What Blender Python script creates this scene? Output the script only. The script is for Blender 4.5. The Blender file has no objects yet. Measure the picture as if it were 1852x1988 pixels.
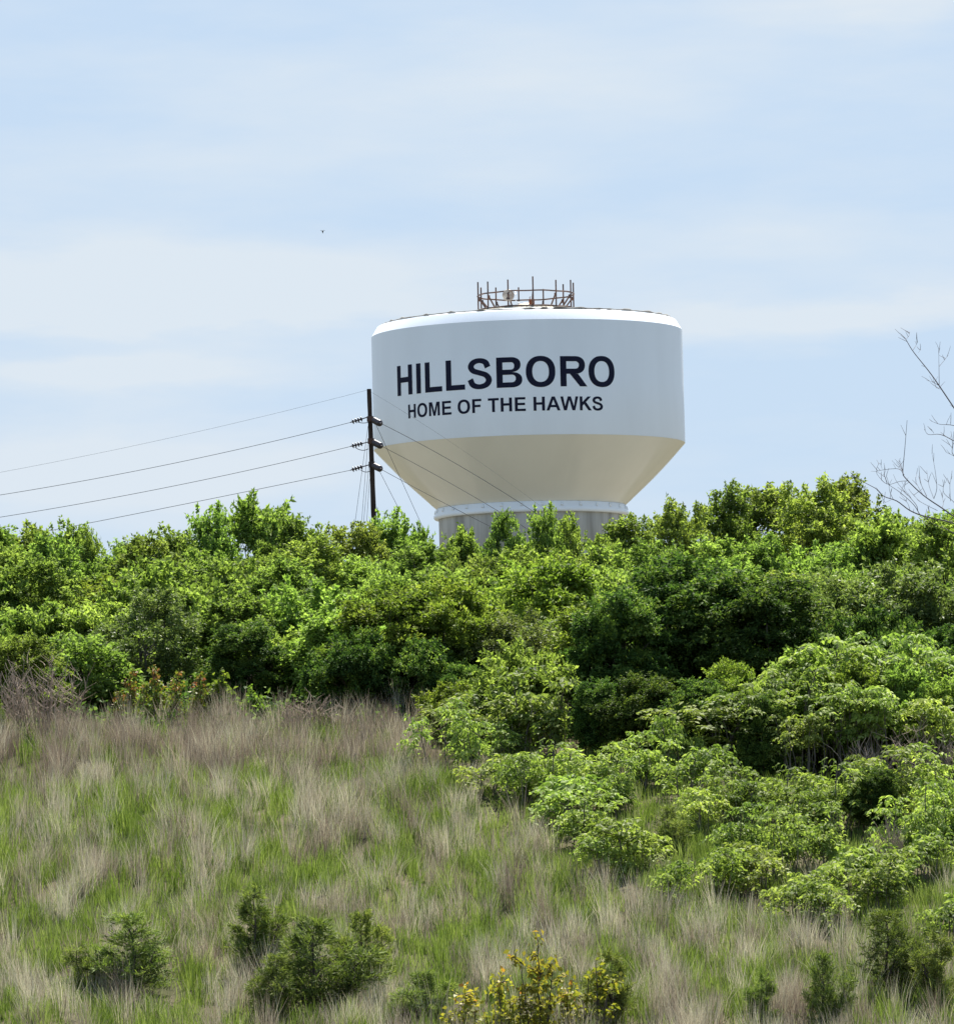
import bpy, bmesh, math, random
import numpy as np
from mathutils import Vector, Matrix

sc = bpy.context.scene
COL = sc.collection
R = math.radians

# ------------------------------------------------------------------ camera
PW, PH, HFOV, PITCH, ROLL = 1852.0, 1988.0, 9.0, 3.85, -1.4
F = (PW / 2) / math.tan(R(HFOV / 2))
cam = bpy.data.cameras.new("camera")
cam.sensor_fit = 'HORIZONTAL'
cam.sensor_width = 36
cam.angle = R(HFOV)
cam.clip_start, cam.clip_end = 1.0, 12000
camo = bpy.data.objects.new("camera", cam)
COL.objects.link(camo)
CM = Matrix.Rotation(R(90 + PITCH), 4, 'X') @ Matrix.Rotation(R(ROLL), 4, 'Z')
camo.matrix_world = CM
sc.camera = camo
CM3 = CM.to_3x3()

def at(px, py, Y):
    d = CM3 @ Vector(((px - PW / 2) / F, -(py - PH / 2) / F, -1))
    return d * (Y / d.y)

# ------------------------------------------------------------------ sky and sun
SUN_EL, SUN_AZ = 60.0, 12.0          # azimuth measured from +Y (straight ahead) towards +X
w = bpy.data.worlds.new("World")
sc.world = w
w.use_nodes = True
nt = w.node_tree
nt.nodes.clear()
N, L = nt.nodes.new, nt.links.new
wout = N('ShaderNodeOutputWorld'); bg = N('ShaderNodeBackground')
sky = N('ShaderNodeTexSky'); sky.sky_type = 'NISHITA'; sky.sun_disc = False
sky.sun_elevation = R(SUN_EL); sky.sun_rotation = R(SUN_AZ)
sky.altitude = 200; sky.air_density = 1.0; sky.dust_density = 0.6; sky.ozone_density = 1.5
bg.inputs['Strength'].default_value = 0.08
tc = N('ShaderNodeTexCoord'); mp = N('ShaderNodeMapping')
mp.inputs['Scale'].default_value = (14, 4, 60)
L(tc.outputs['Generated'], mp.inputs['Vector'])
n1 = N('ShaderNodeTexNoise'); n1.inputs['Scale'].default_value = 1.6; n1.inputs['Detail'].default_value = 7
n1.inputs['Roughness'].default_value = 0.55
L(mp.outputs['Vector'], n1.inputs['Vector'])
def mth(op, a, b=None):
    m_ = N('ShaderNodeMath'); m_.operation = op
    for k_, q_ in enumerate((a, b)):
        if q_ is None: continue
        if isinstance(q_, (int, float)): m_.inputs[k_].default_value = q_
        else: L(q_, m_.inputs[k_])
    return m_.outputs[0]
sp0 = N('ShaderNodeSeparateXYZ'); L(tc.outputs['Generated'], sp0.inputs[0])
spn = N('ShaderNodeSeparateColor'); L(n1.outputs['Color'], spn.inputs[0])
wx_ = mth('ADD', sp0.outputs['X'], mth('MULTIPLY', mth('SUBTRACT', spn.outputs[0], 0.5), 0.06))
wz_ = mth('ADD', sp0.outputs['Z'], mth('MULTIPLY', mth('SUBTRACT', spn.outputs[1], 0.5), 0.014))
total = mth('MULTIPLY', mth('SUBTRACT', spn.outputs[2], 0.44), 1.1)
# drawn-out bands of thin cloud: azimuth, elevation (radians), half length, half depth, strength
for (ax, az, hx, hz, st_) in [(-0.049, 0.1057, 0.060, 0.0070, 0.95), (-0.062, 0.0917, 0.030, 0.0034, 1.0), (-0.050, 0.1002, 0.045, 0.0022, 0.5), (-0.058, 0.0737, 0.045, 0.0085, 0.9),
                              (0.058, 0.0977, 0.036, 0.0040, 1.0), (0.070, 0.1482, 0.028, 0.0045, 0.7), (-0.002, 0.1392, 0.055, 0.0080, 0.5), (-0.02, 0.1252, 0.05, 0.005, 0.35), (0.03, 0.112, 0.05, 0.006, 0.3)]:
    ex = mth('POWER', mth('DIVIDE', mth('SUBTRACT', wx_, ax), hx), 2.0)
    ez = mth('POWER', mth('DIVIDE', mth('SUBTRACT', wz_, az), hz), 2.0)
    total = mth('ADD', total, mth('MULTIPLY', mth('EXPONENT', mth('MULTIPLY', mth('ADD', ex, ez), -1.0)), st_))
cr = N('ShaderNodeValToRGB')
cr.color_ramp.elements[0].position = 0.0; cr.color_ramp.elements[0].color = (0, 0, 0, 1)
cr.color_ramp.elements[1].position = 0.75; cr.color_ramp.elements[1].color = (1, 1, 1, 1)
L(total, cr.inputs['Fac'])
# thin high haze, brightest on the sun's side of the sky, with faint streaks of cloud in it
sp = N('ShaderNodeSeparateXYZ'); L(tc.outputs['Generated'], sp.inputs[0])
side = N('ShaderNodeMapRange'); side.interpolation_type = 'SMOOTHSTEP'
side.inputs[1].default_value = -0.5; side.inputs[2].default_value = 0.9; side.inputs[3].default_value = 0.12; side.inputs[4].default_value = 0.95
L(sp.outputs['Y'], side.inputs[0])
veil = N('ShaderNodeMix'); veil.data_type = 'RGBA'
L(side.outputs[0], veil.inputs['Factor']); L(sky.outputs['Color'], veil.inputs[6])
veil.inputs[7].default_value = (2.62, 3.28, 4.12, 1)
sf = N('ShaderNodeMath'); sf.operation = 'MULTIPLY'; L(cr.outputs['Color'], sf.inputs[0]); L(side.outputs[0], sf.inputs[1])
mx = N('ShaderNodeMix'); mx.data_type = 'RGBA'
L(sf.outputs[0], mx.inputs['Factor'])
L(veil.outputs[2], mx.inputs[6])
mx.inputs[7].default_value = (3.48, 3.86, 4.24, 1)
L(mx.outputs[2], bg.inputs['Color'])
L(bg.outputs['Background'], wout.inputs['Surface'])

sl = bpy.data.lights.new("sun", 'SUN')
sl.energy = 5.0; sl.angle = R(0.6); sl.color = (1.0, 0.95, 0.86)
so = bpy.data.objects.new("sun", sl)
sd = Vector((math.sin(R(SUN_AZ)) * math.cos(R(SUN_EL)), math.cos(R(SUN_AZ)) * math.cos(R(SUN_EL)), math.sin(R(SUN_EL))))
so.rotation_euler = sd.to_track_quat('Z', 'Y').to_euler()
so.location = (0, 100, 200)
COL.objects.link(so)

vs = sc.view_settings
sc.display_settings.display_device = 'sRGB'
vs.view_transform = 'Standard'; vs.look = 'None'; vs.exposure = 1.4; vs.gamma = 1.0
cy = sc.cycles
cy.use_denoising = True
cy.max_bounces = 6; cy.diffuse_bounces = 3; cy.glossy_bounces = 2; cy.transmission_bounces = 4
cy.caustics_reflective = False; cy.caustics_refractive = False

# ------------------------------------------------------------------ helpers
rs = np.random.RandomState(11)

def link(o, parent=None):
    COL.objects.link(o)
    if parent is not None:
        o.parent = parent
    return o

def tag(o, label=None, cat=None, group=None, kind=None):
    if label: o['label'] = label
    if cat: o['category'] = cat
    if group: o['group'] = group
    if kind: o['kind'] = kind
    return o

def empty(name, loc=(0, 0, 0)):
    o = bpy.data.objects.new(name, None)
    o.empty_display_size = 0.3
    o.location = loc
    return link(o)

def mesh(name, verts, faces, mat=None, smooth=False, tint=None):
    """verts (n,3); faces (m,k) array with k = 3 or 4, or a list of such arrays."""
    if isinstance(faces, np.ndarray): faces = [faces]
    me = bpy.data.meshes.new(name)
    verts = np.asarray(verts, dtype=np.float32)
    loops = np.concatenate([f.reshape(-1) for f in faces]).astype(np.int32)
    tot = np.concatenate([np.full(len(f), f.shape[1]) for f in faces]).astype(np.int32)
    start = np.concatenate([[0], np.cumsum(tot)[:-1]]).astype(np.int32)
    me.vertices.add(len(verts)); me.vertices.foreach_set('co', verts.reshape(-1))
    me.loops.add(len(loops)); me.loops.foreach_set('vertex_index', loops)
    me.polygons.add(len(tot))
    me.polygons.foreach_set('loop_start', start)
    me.polygons.foreach_set('loop_total', tot)
    if smooth: me.polygons.foreach_set('use_smooth', np.ones(len(tot), dtype=bool))
    me.update(calc_edges=True)
    if tint is not None:
        a = me.attributes.new('tint', 'FLOAT', 'FACE')
        a.data.foreach_set('value', np.asarray(tint, dtype=np.float32))
    if mat: me.materials.append(mat)
    return me

def obj(name, me, parent=None):
    return link(bpy.data.objects.new(name, me), parent)

class Geo:
    """collects quads"""
    def __init__(s): s.v = []; s.f = []; s.n = 0
    def add(s, v, f):
        s.v.append(np.asarray(v, dtype=np.float32)); s.f.append(np.asarray(f, dtype=np.int32) + s.n); s.n += len(v)
    def tube(s, pts, radii, k=6):
        pts = np.asarray([tuple(p) for p in pts], dtype=np.float64)
        m = len(pts)
        if np.isscalar(radii): radii = np.full(m, radii)
        radii = np.asarray(radii, dtype=np.float64)
        t = np.gradient(pts, axis=0)
        t /= np.linalg.norm(t, axis=1)[:, None] + 1e-12
        ref = np.where(np.abs(t[:, 2:3]) > 0.95, np.array([[1.0, 0, 0]]), np.array([[0, 0, 1.0]]))
        a = np.cross(t, ref); a /= np.linalg.norm(a, axis=1)[:, None] + 1e-12
        for i in range(1, m):
            if np.dot(a[i], a[i - 1]) < 0: a[i] = -a[i]
        b = np.cross(t, a)
        th = np.arange(k) * 2 * np.pi / k
        v = pts[:, None, :] + radii[:, None, None] * (np.cos(th)[None, :, None] * a[:, None, :] + np.sin(th)[None, :, None] * b[:, None, :])
        i, j = np.meshgrid(np.arange(m - 1), np.arange(k), indexing='ij')
        j2 = (j + 1) % k
        f = np.stack([i * k + j, i * k + j2, (i + 1) * k + j2, (i + 1) * k + j], -1).reshape(-1, 4)
        # end caps as fans of degenerate-free quads through a centre vertex
        v = v.reshape(-1, 3)
        s.add(v, f)
        for e, base in ((0, 0), (m - 1, (m - 1) * k)):
            ring = v[base:base + k]
            c = ring.mean(0)
            cv = np.vstack([ring, c[None]])
            cf = np.array([[q, (q + 1) % k, (q + 2) % k, k] for q in range(0, k, 2)]) if k % 2 == 0 else None
            if cf is not None: s.add(cv, cf)
    def box(s, c, d, rot=None):
        c = np.array(c, dtype=float); d = np.array(d, dtype=float) / 2
        p = np.array([[x, y, z] for x in (-1, 1) for y in (-1, 1) for z in (-1, 1)]) * d
        if rot is not None: p = p @ np.array(rot).T
        s.add(p + c, [[0, 1, 3, 2], [4, 6, 7, 5], [0, 4, 5, 1], [2, 3, 7, 6], [0, 2, 6, 4], [1, 5, 7, 3]])
    def lathe(s, prof, seg=96, c=(0, 0, 0), wob=None):
        prof = np.asarray(prof, dtype=float); m = len(prof)
        th = np.arange(seg) * 2 * np.pi / seg
        v = np.stack([prof[:, None, 0] * np.cos(th), prof[:, None, 0] * np.sin(th), np.repeat(prof[:, 1:2], seg, 1)], -1)
        v = v.reshape(-1, 3) + np.array(c)
        i, j = np.meshgrid(np.arange(m - 1), np.arange(seg), indexing='ij')
        j2 = (j + 1) % seg
        s.add(v, np.stack([i * seg + j, i * seg + j2, (i + 1) * seg + j2, (i + 1) * seg + j], -1).reshape(-1, 4))
    def mesh(s, name, mat, smooth=True, tint=None):
        return mesh(name, np.concatenate(s.v), np.concatenate(s.f), mat, smooth, tint)

def vnoise(x, y, seed=0):
    r = np.random.RandomState(seed).rand(256, 256)
    xi, yi = np.floor(x).astype(int), np.floor(y).astype(int)
    fx, fy = x - xi, y - yi
    fx = fx * fx * (3 - 2 * fx); fy = fy * fy * (3 - 2 * fy)
    g = lambda a, b: r[a % 256, b % 256]
    return (g(xi, yi) * (1 - fx) + g(xi + 1, yi) * fx) * (1 - fy) + (g(xi, yi + 1) * (1 - fx) + g(xi + 1, yi + 1) * fx) * fy

def fbm(x, y, seed=0, o=3):
    s, a, t = 0, 1, 0
    for k in range(o):
        s = s + a * vnoise(x * 2 ** k, y * 2 ** k, seed + k); t += a; a *= 0.5
    return s / t

# ------------------------------------------------------------------ materials
def new_mat(name):
    m = bpy.data.materials.new(name); m.use_nodes = True
    t = m.node_tree; t.nodes.clear()
    return m, t, t.nodes.new, t.links.new

def plain(name, col, rough=0.6, spec=0.4, metal=0.0, var=0.0, scale=1.0, stretch=(1, 1, 1), col2=None, detail=5):
    m, t, n, l = new_mat(name)
    o = n('ShaderNodeOutputMaterial'); p = n('ShaderNodeBsdfPrincipled')
    p.inputs['Roughness'].default_value = rough
    p.inputs['Specular IOR Level'].default_value = spec
    p.inputs['Metallic'].default_value = metal
    l(p.outputs[0], o.inputs['Surface'])
    if col2 is None:
        col2 = tuple(c * (1 - var) for c in col)
    tcn = n('ShaderNodeTexCoord'); mp_ = n('ShaderNodeMapping'); mp_.inputs['Scale'].default_value = stretch
    ns = n('ShaderNodeTexNoise'); ns.inputs['Scale'].default_value = scale; ns.inputs['Detail'].default_value = detail
    l(tcn.outputs['Object'], mp_.inputs['Vector']); l(mp_.outputs[0], ns.inputs['Vector'])
    rp = n('ShaderNodeValToRGB')
    rp.color_ramp.elements[0].position = 0.35; rp.color_ramp.elements[0].color = (*col2, 1)
    rp.color_ramp.elements[1].position = 0.62; rp.color_ramp.elements[1].color = (*col, 1)
    l(ns.outputs['Fac'], rp.inputs['Fac']); l(rp.outputs['Color'], p.inputs['Base Color'])
    return m

def leaf_mat(name, stops, trans=0.4, rough=0.5, spec=0.18, hue=0.014, val=0.24, tcol=(1.1, 1.22, 0.65)):
    """leaf colour from the per-leaf random 'tint', shifted a little per plant"""
    m, t, n, l = new_mat(name)
    o = n('ShaderNodeOutputMaterial'); p = n('ShaderNodeBsdfPrincipled')
    p.inputs['Roughness'].default_value = rough; p.inputs['Specular IOR Level'].default_value = spec
    a = n('ShaderNodeAttribute'); a.attribute_name = 'tint'
    rp = n('ShaderNodeValToRGB'); el = rp.color_ramp.elements
    el[0].position = stops[0][0]; el[0].color = (*stops[0][1], 1)
    el[1].position = stops[-1][0]; el[1].color = (*stops[-1][1], 1)
    for q, c in stops[1:-1]:
        e = el.new(q); e.color = (*c, 1)
    l(a.outputs['Fac'], rp.inputs['Fac'])
    oi = n('ShaderNodeObjectInfo'); hs = n('ShaderNodeHueSaturation')
    m1 = n('ShaderNodeMapRange'); m1.inputs[3].default_value = 0.5 - hue; m1.inputs[4].default_value = 0.5 + hue
    m2 = n('ShaderNodeMapRange'); m2.inputs[3].default_value = 1 - val; m2.inputs[4].default_value = 1 + val
    ml = n('ShaderNodeMath'); ml.operation = 'MULTIPLY'; ml.inputs[1].default_value = 7.31
    fr = n('ShaderNodeMath'); fr.operation = 'FRACT'
    l(oi.outputs['Random'], m1.inputs[0]); l(oi.outputs['Random'], ml.inputs[0]); l(ml.outputs[0], fr.inputs[0]); l(fr.outputs[0], m2.inputs[0])
    l(m1.outputs[0], hs.inputs['Hue']); l(m2.outputs[0], hs.inputs['Value']); l(rp.outputs['Color'], hs.inputs['Color'])
    l(hs.outputs[0], p.inputs['Base Color'])
    tr = n('ShaderNodeBsdfTranslucent'); mu = n('ShaderNodeMix'); mu.data_type = 'RGBA'; mu.blend_type = 'MULTIPLY'
    mu.inputs['Factor'].default_value = 1.0; mu.inputs[7].default_value = (*tcol, 1)
    l(hs.outputs[0], mu.inputs[6]); l(mu.outputs[2], tr.inputs['Color'])
    ms = n('ShaderNodeMixShader'); ms.inputs[0].default_value = trans
    l(p.outputs[0], ms.inputs[1]); l(tr.outputs[0], ms.inputs[2]); l(ms.outputs[0], o.inputs['Surface'])
    return m

M = {}
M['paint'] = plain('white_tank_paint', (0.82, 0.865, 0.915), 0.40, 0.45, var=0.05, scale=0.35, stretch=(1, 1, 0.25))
M['cone_bounce_paint'] = plain('bounce_tinted_tank_paint', (0.82, 0.785, 0.69), 0.18, 0.5, var=0.05, scale=0.35, stretch=(1, 1, 0.06))  # warm ground bounce and faint reflection streaks put into the cone's colour
M['ink'] = plain('navy_lettering', (0.010, 0.012, 0.032), 0.75, 0.15, var=0.2, scale=2)
M['concrete'] = plain('streaked_concrete', (0.49, 0.485, 0.455), 0.95, 0.1, col2=(0.30, 0.295, 0.275), scale=0.9, stretch=(1.6, 1.6, 0.12))
M['rust'] = plain('rusty_steel', (0.10, 0.055, 0.04), 0.8, 0.3, col2=(0.045, 0.035, 0.035), scale=2.5)
M['rust_red'] = plain('red_rust', (0.20, 0.07, 0.04), 0.85, 0.2, var=0.4, scale=3)
M['roof_edge'] = plain('stained_roof_edge', (0.30, 0.29, 0.27), 0.8, 0.2, col2=(0.10, 0.085, 0.07), scale=0.8)
M['drum'] = plain('beige_antenna_cover', (0.34, 0.30, 0.25), 0.6, 0.3, col2=(0.20, 0.16, 0.13), scale=1.8)
M['cream'] = plain('cream_vent_paint', (0.68, 0.60, 0.45), 0.6, 0.3, var=0.35, scale=2)
M['white'] = plain('white_fitting', (0.8, 0.8, 0.8), 0.4, 0.5, var=0.03)
M['vent'] = plain('grey_vent', (0.70, 0.72, 0.75), 0.6, 0.3, var=0.2)
M['pole'] = plain('creosote_wood', (0.05, 0.036, 0.03), 0.9, 0.15, var=0.45, scale=2, stretch=(4, 4, 0.4))
M['ceramic'] = plain('brown_insulator', (0.035, 0.028, 0.035), 0.35, 0.5, var=0.2)
M['wire'] = plain('weathered_wire', (0.05, 0.052, 0.058), 0.9, 0.05, var=0.2)
M['thinwire'] = plain('pale_steel_wire', (0.07, 0.072, 0.08), 0.9, 0.05, var=0.2)
M['bark'] = plain('grey_bark', (0.10, 0.085, 0.07), 0.95, 0.1, var=0.5, scale=4, stretch=(2, 2, 0.5))
M['palebark'] = plain('pale_stem_bark', (0.19, 0.165, 0.14), 0.95, 0.1, var=0.5, scale=5, stretch=(2, 2, 0.5))
M['deadbark'] = plain('dead_branch_bark', (0.17, 0.15, 0.155), 0.95, 0.1, var=0.35, scale=3)
M['twig'] = plain('brown_twigs', (0.36, 0.285, 0.225), 0.95, 0.1, var=0.4, scale=3)
M['bird'] = plain('dark_feathers', (0.03, 0.03, 0.035), 0.8, 0.2, var=0.3)
M['ground'] = plain('soil_and_thatch', (0.10, 0.085, 0.055), 1.0, 0.05, col2=(0.04, 0.045, 0.02), scale=0.35, detail=8)

M['leaf_thicket'] = leaf_mat('thicket_leaves', [(0, (0.06, 0.095, 0.022)), (0.5, (0.175, 0.25, 0.055)), (1, (0.30, 0.38, 0.11))], 0.54, 0.65, 0.12)
M['leaf_loose'] = leaf_mat('open_tree_leaves', [(0, (0.07, 0.10, 0.025)), (0.5, (0.18, 0.24, 0.052)), (1, (0.31, 0.365, 0.095))], 0.53, 0.6, 0.15)
M['leaf_bright'] = leaf_mat('fresh_yellow_green_leaves', [(0, (0.08, 0.125, 0.022)), (0.5, (0.16, 0.22, 0.038)), (1, (0.26, 0.31, 0.06))], 0.5, 0.6, 0.15)
M['leaf_shade'] = leaf_mat('shade_darkened_leaves', [(0, (0.03, 0.06, 0.018)), (0.6, (0.075, 0.13, 0.03)), (1, (0.19, 0.255, 0.055))], 0.42, 0.6, 0.08)  # shade of the dark trees and hollows put into the leaf colour
M['leaf_grey'] = leaf_mat('grey_green_leaves', [(0, (0.075, 0.105, 0.035)), (0.5, (0.15, 0.20, 0.06)), (1, (0.26, 0.31, 0.11))], 0.42, 0.5, 0.16)
M['leaf_sumac'] = leaf_mat('sumac_leaflets', [(0, (0.10, 0.145, 0.035)), (0.5, (0.205, 0.275, 0.062)), (1, (0.36, 0.42, 0.13))], 0.48, 0.6, 0.18)
M['leaf_cedar'] = leaf_mat('cedar_needles', [(0, (0.06, 0.09, 0.024)), (0.5, (0.14, 0.18, 0.042)), (1, (0.25, 0.285, 0.08))], 0.34, 0.7, 0.2)
M['leaf_yellow'] = leaf_mat('yellow_orange_young_leaves', [(0, (0.15, 0.18, 0.03)), (0.45, (0.29, 0.29, 0.05)), (0.72, (0.36, 0.31, 0.07)), (0.86, (0.36, 0.19, 0.05)), (1, (0.36, 0.14, 0.05))], 0.45, tcol=(1.1, 1.1, 0.5))
M['leaf_red'] = leaf_mat('red_tipped_leaves', [(0, (0.10, 0.15, 0.02)), (0.45, (0.15, 0.19, 0.03)), (0.6, (0.25, 0.15, 0.06)), (1, (0.34, 0.13, 0.075))], 0.4, tcol=(1.1, 1.1, 0.6))
M['grass_green'] = leaf_mat('green_grass_blades', [(0, (0.07, 0.105, 0.02)), (0.5, (0.15, 0.205, 0.044)), (1, (0.28, 0.32, 0.12))], 0.4, 0.6, 0.25, 0, 0)
M['grass_dry'] = leaf_mat('dry_grass_stalks', [(0, (0.19, 0.15, 0.122)), (0.4, (0.33, 0.285, 0.23)), (0.75, (0.46, 0.43, 0.33)), (1, (0.57, 0.55, 0.41))], 0.3, 0.8, 0.1, 0, 0, tcol=(1.05, 1.0, 0.9))

# ------------------------------------------------------------------ terrain
PROF = np.array([(-600, -7.0), (60, -6.0), (88, -4.61), (100, -3.58), (108, -2.18), (122, 1.14), (138, 4.4), (150, 5.88), (170, 7.26),
                 (200, 8.74), (300, 12.56), (447, 16.58), (700, 18.0), (1500, 10.0), (9000, 0.0)])
def smooth_prof(Y):
    acc = 0
    for d in (-4, -2, 0, 2, 4):
        acc = acc + np.interp(Y + d, PROF[:, 0], PROF[:, 1])
    return acc / 5
def gz(X, Y):
    X, Y = np.asarray(X, dtype=float), np.asarray(Y, dtype=float)
    k = np.clip((Y - 60) / 40, 0, 1) * np.clip((500 - Y) / 100, 0, 1) * np.clip((200 - np.abs(X)) / 100, 0, 1)
    return smooth_prof(Y) + k * ((fbm(X / 6.0 + 50, Y / 6.0 + 50, 3) - 0.5) * 0.7 + (vnoise(X / 1.3 + 60, Y / 1.3 + 60, 5) - 0.5) * 0.14)
def ground_hit(px, py):
    d = CM3 @ Vector(((px - PW / 2) / F, -(py - PH / 2) / F, -1)); d = d / d.y
    Ys = np.arange(95, 260, 0.1)
    below = d.z * Ys < gz(d.x * Ys, Ys)
    i = int(np.argmax(below)) if below.any() else len(Ys) - 1
    return Vector((d.x * Ys[i], Ys[i], float(gz(d.x * Ys[i], Ys[i]))))

def axis_coords(fine0, fine1, step, far0, far1):
    a = list(np.arange(fine0, fine1 + 1e-6, step))
    s, x = step, fine1
    while x < far1: s *= 1.25; x += s; a.append(min(x, far1))
    s, x = step, fine0; b = []
    while x > far0: s *= 1.25; x -= s; b.append(max(x, far0))
    return np.array(sorted(set(b + a)))
gx, gy = axis_coords(-30, 30, 0.6, -6000, 6000), axis_coords(92, 200, 0.6, -500, 9000)
GX, GY = np.meshgrid(gx, gy, indexing='ij')
gv = np.stack([GX, GY, gz(GX, GY)], -1).reshape(-1, 3)
ii, jj = np.meshgrid(np.arange(len(gx) - 1), np.arange(len(gy) - 1), indexing='ij')
gn = len(gy)
gf = np.stack([ii * gn + jj, (ii + 1) * gn + jj, (ii + 1) * gn + jj + 1, ii * gn + jj + 1], -1).reshape(-1, 4)
tag(obj('ground', mesh('ground', gv, gf, M['ground'], True)), kind='structure')

# ------------------------------------------------------------------ water tower
TY = 447.0
tc0 = at(1028, 868, TY)
TX, TG = tc0.x, float(gz(tc0.x, TY))
PX = TY / F                                             # metres per picture pixel at the tower
tz = lambda py, px=1028, y=TY: at(px, py, y).z
tower = empty('water_tower', (TX, TY, TG))
tag(tower, 'white water tower with HILLSBORO HOME OF THE HAWKS lettering on its round tank', 'water tower')
TR = 303 * PX
zc1, zc0 = tz(649) - TG, tz(868) - TG                   # cylinder top / bottom
g = Geo(); g.lathe([(TR - 0.02, zc0), (TR, zc0 + 0.06), (TR, (zc0 + zc1) / 2), (TR, zc1)], 320)
obj('tank_wall', g.mesh('tank_wall', M['paint']), tower)
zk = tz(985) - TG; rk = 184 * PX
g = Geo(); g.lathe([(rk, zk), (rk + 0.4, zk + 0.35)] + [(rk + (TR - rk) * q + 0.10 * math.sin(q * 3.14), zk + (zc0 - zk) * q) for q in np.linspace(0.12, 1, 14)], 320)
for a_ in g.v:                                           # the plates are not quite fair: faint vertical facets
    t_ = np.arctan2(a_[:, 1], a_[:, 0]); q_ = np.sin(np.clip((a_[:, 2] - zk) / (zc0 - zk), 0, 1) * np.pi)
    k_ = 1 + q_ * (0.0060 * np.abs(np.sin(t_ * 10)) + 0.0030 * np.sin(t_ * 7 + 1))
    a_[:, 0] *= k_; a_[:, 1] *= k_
obj('tank_cone', g.mesh('tank_cone', M['cone_bounce_paint']), tower)
# roof: bright knuckle, then a low dome
zr = tz(630) - TG
g = Geo(); g.lathe([(TR, zc1 + 0.0), (TR - 0.03, zc1 + 0.04), (291 * PX + 0.03, zr - 0.03), (291 * PX, zr)], 320)
obj('roof_knuckle', g.mesh('roof_knuckle', M['paint']), tower)
rr = 291 * PX
dome = [(rr, zr)] + [(rr * q, zr + 1.12 * (1 - q ** 1.5)) for q in np.linspace(0.97, 0.0, 14)]
dome[-1] = (0.01, dome[-1][1])
g = Geo(); g.lathe(dome, 200)
roof = obj('roof', g.mesh('roof', M['paint']), tower)
g = Geo()                                                # ragged stained seam round the roof edge
th = np.linspace(0, 2 * math.pi, 361)
rad = 0.026 + 0.08 * vnoise(th * 23, th * 0, 9) ** 3
g.tube(np.stack([(rr - 0.35) * np.cos(th), (rr - 0.35) * np.sin(th), np.full_like(th, zr + 0.12)], -1), rad * 1.5, 6)
obj('roof_seam', g.mesh('roof_seam', M['roof_edge'], False), roof)
# flashing band under the cone
zb = tz(1001) - TG; rb = 188.5 * PX; rp_ = 179.5 * PX
g = Geo(); g.lathe([(rk - 0.05, zk + 0.02), (rk + 0.03, zk - 0.05), (rb - 0.05, zb + 0.22), (rb + 0.05, zb + 0.08), (rb + 0.05, zb - 0.06), (rb - 0.03, zb - 0.16), (rp_ + 0.03, zb - 0.17)], 256)
band = obj('skirt_band', g.mesh('skirt_band', M['paint']), tower)
for q in range(30):
    t = q * 2 * math.pi / 30
    g = Geo(); rv = (rk + rb) / 2 + 0.0
    a_, z_ = 0.12, zb + 0.26
    pts = np.array([[0, -a_, 0], [0, a_, 0], [-0.03, 0.03, 0.26], [-0.03, -0.03, 0.26], [0.10, -a_, 0.0], [0.10, a_, 0.0], [0.02, 0.03, 0.26], [0.02, -0.03, 0.26]])
    rm = np.array(Matrix.Rotation(t, 3, 'Z'))
    g.add(pts @ rm.T + np.array([rv * math.cos(t), rv * math.sin(t), z_]), [[4, 5, 6, 7], [0, 4, 7, 3], [1, 2, 6, 5], [0, 1, 5, 4], [3, 7, 6, 2], [0, 3, 2, 1]])
    obj('vent', g.mesh('vent', M['paint'], False), band)
# fluted concrete pedestal
k = 240; th = np.arange(k) * 2 * math.pi / k
zs = [-1.0, zb - 3.0, zb - 2.97, zb - 2.91, zb - 2.88, zb - 0.12]
of = [0, 0, -0.05, -0.05, 0, 0]
rows = [np.stack([(rp_ + o_ + 0.02 * (np.arange(k) % 8 < 6)) * np.cos(th), (rp_ + o_ + 0.02 * (np.arange(k) % 8 < 6)) * np.sin(th), np.full(k, z_)], -1) for o_, z_ in zip(of, zs)]
i_, j_ = np.meshgrid(np.arange(len(zs) - 1), np.arange(k), indexing='ij')
g = Geo(); g.add(np.concatenate(rows), np.stack([i_ * k + j_, i_ * k + (j_ + 1) % k, (i_ + 1) * k + (j_ + 1) % k, (i_ + 1) * k + j_], -1).reshape(-1, 4))
obj('pedestal', g.mesh('pedestal', M['concrete'], False), tower)

g = Geo(); g.lathe([(0.5, 0.62), (28, 0.55), (33, 0.2), (44, -3.0)], 64, (TX, TY, TG))  # unseen pale mound, added to bounce light up onto the cone
tag(obj('bounce_mound', g.mesh('bounce_mound', plain('bounce_mound_pale', (0.18, 0.17, 0.14), 1.0, 0.05, var=0.35, scale=0.8))), kind='structure')

# lettering, a bold grotesque drawn in cap-height units and wrapped round the wall
def rect(x0, y0, x1, y1): return [[(x0, y0), (x1, y0), (x1, y1), (x0, y1)]]
def mirror(ps, c): return [[(2 * c - x, y) for x, y in p][::-1] for p in ps]
def ring(cx, cy, ox, oy, ix, iy, icx=None, icy=None, a0=0, a1=360, n=40, e=2.25):
    icx = cx if icx is None else icx; icy = cy if icy is None else icy
    def se(t, rx, ry):
        c, s = math.cos(t), math.sin(t)
        return math.copysign(abs(c) ** (2 / e), c) * rx, math.copysign(abs(s) ** (2 / e), s) * ry
    out = []
    for q in range(n):
        t0, t1 = R(a0 + (a1 - a0) * q / n), R(a0 + (a1 - a0) * (q + 1) / n)
        A, B, C_, D = se(t0, ix, iy), se(t0, ox, oy), se(t1, ox, oy), se(t1, ix, iy)
        out.append([(icx + A[0], icy + A[1]), (cx + B[0], cy + B[1]), (cx + C_[0], cy + C_[1]), (icx + D[0], icy + D[1])])
    return out
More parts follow.
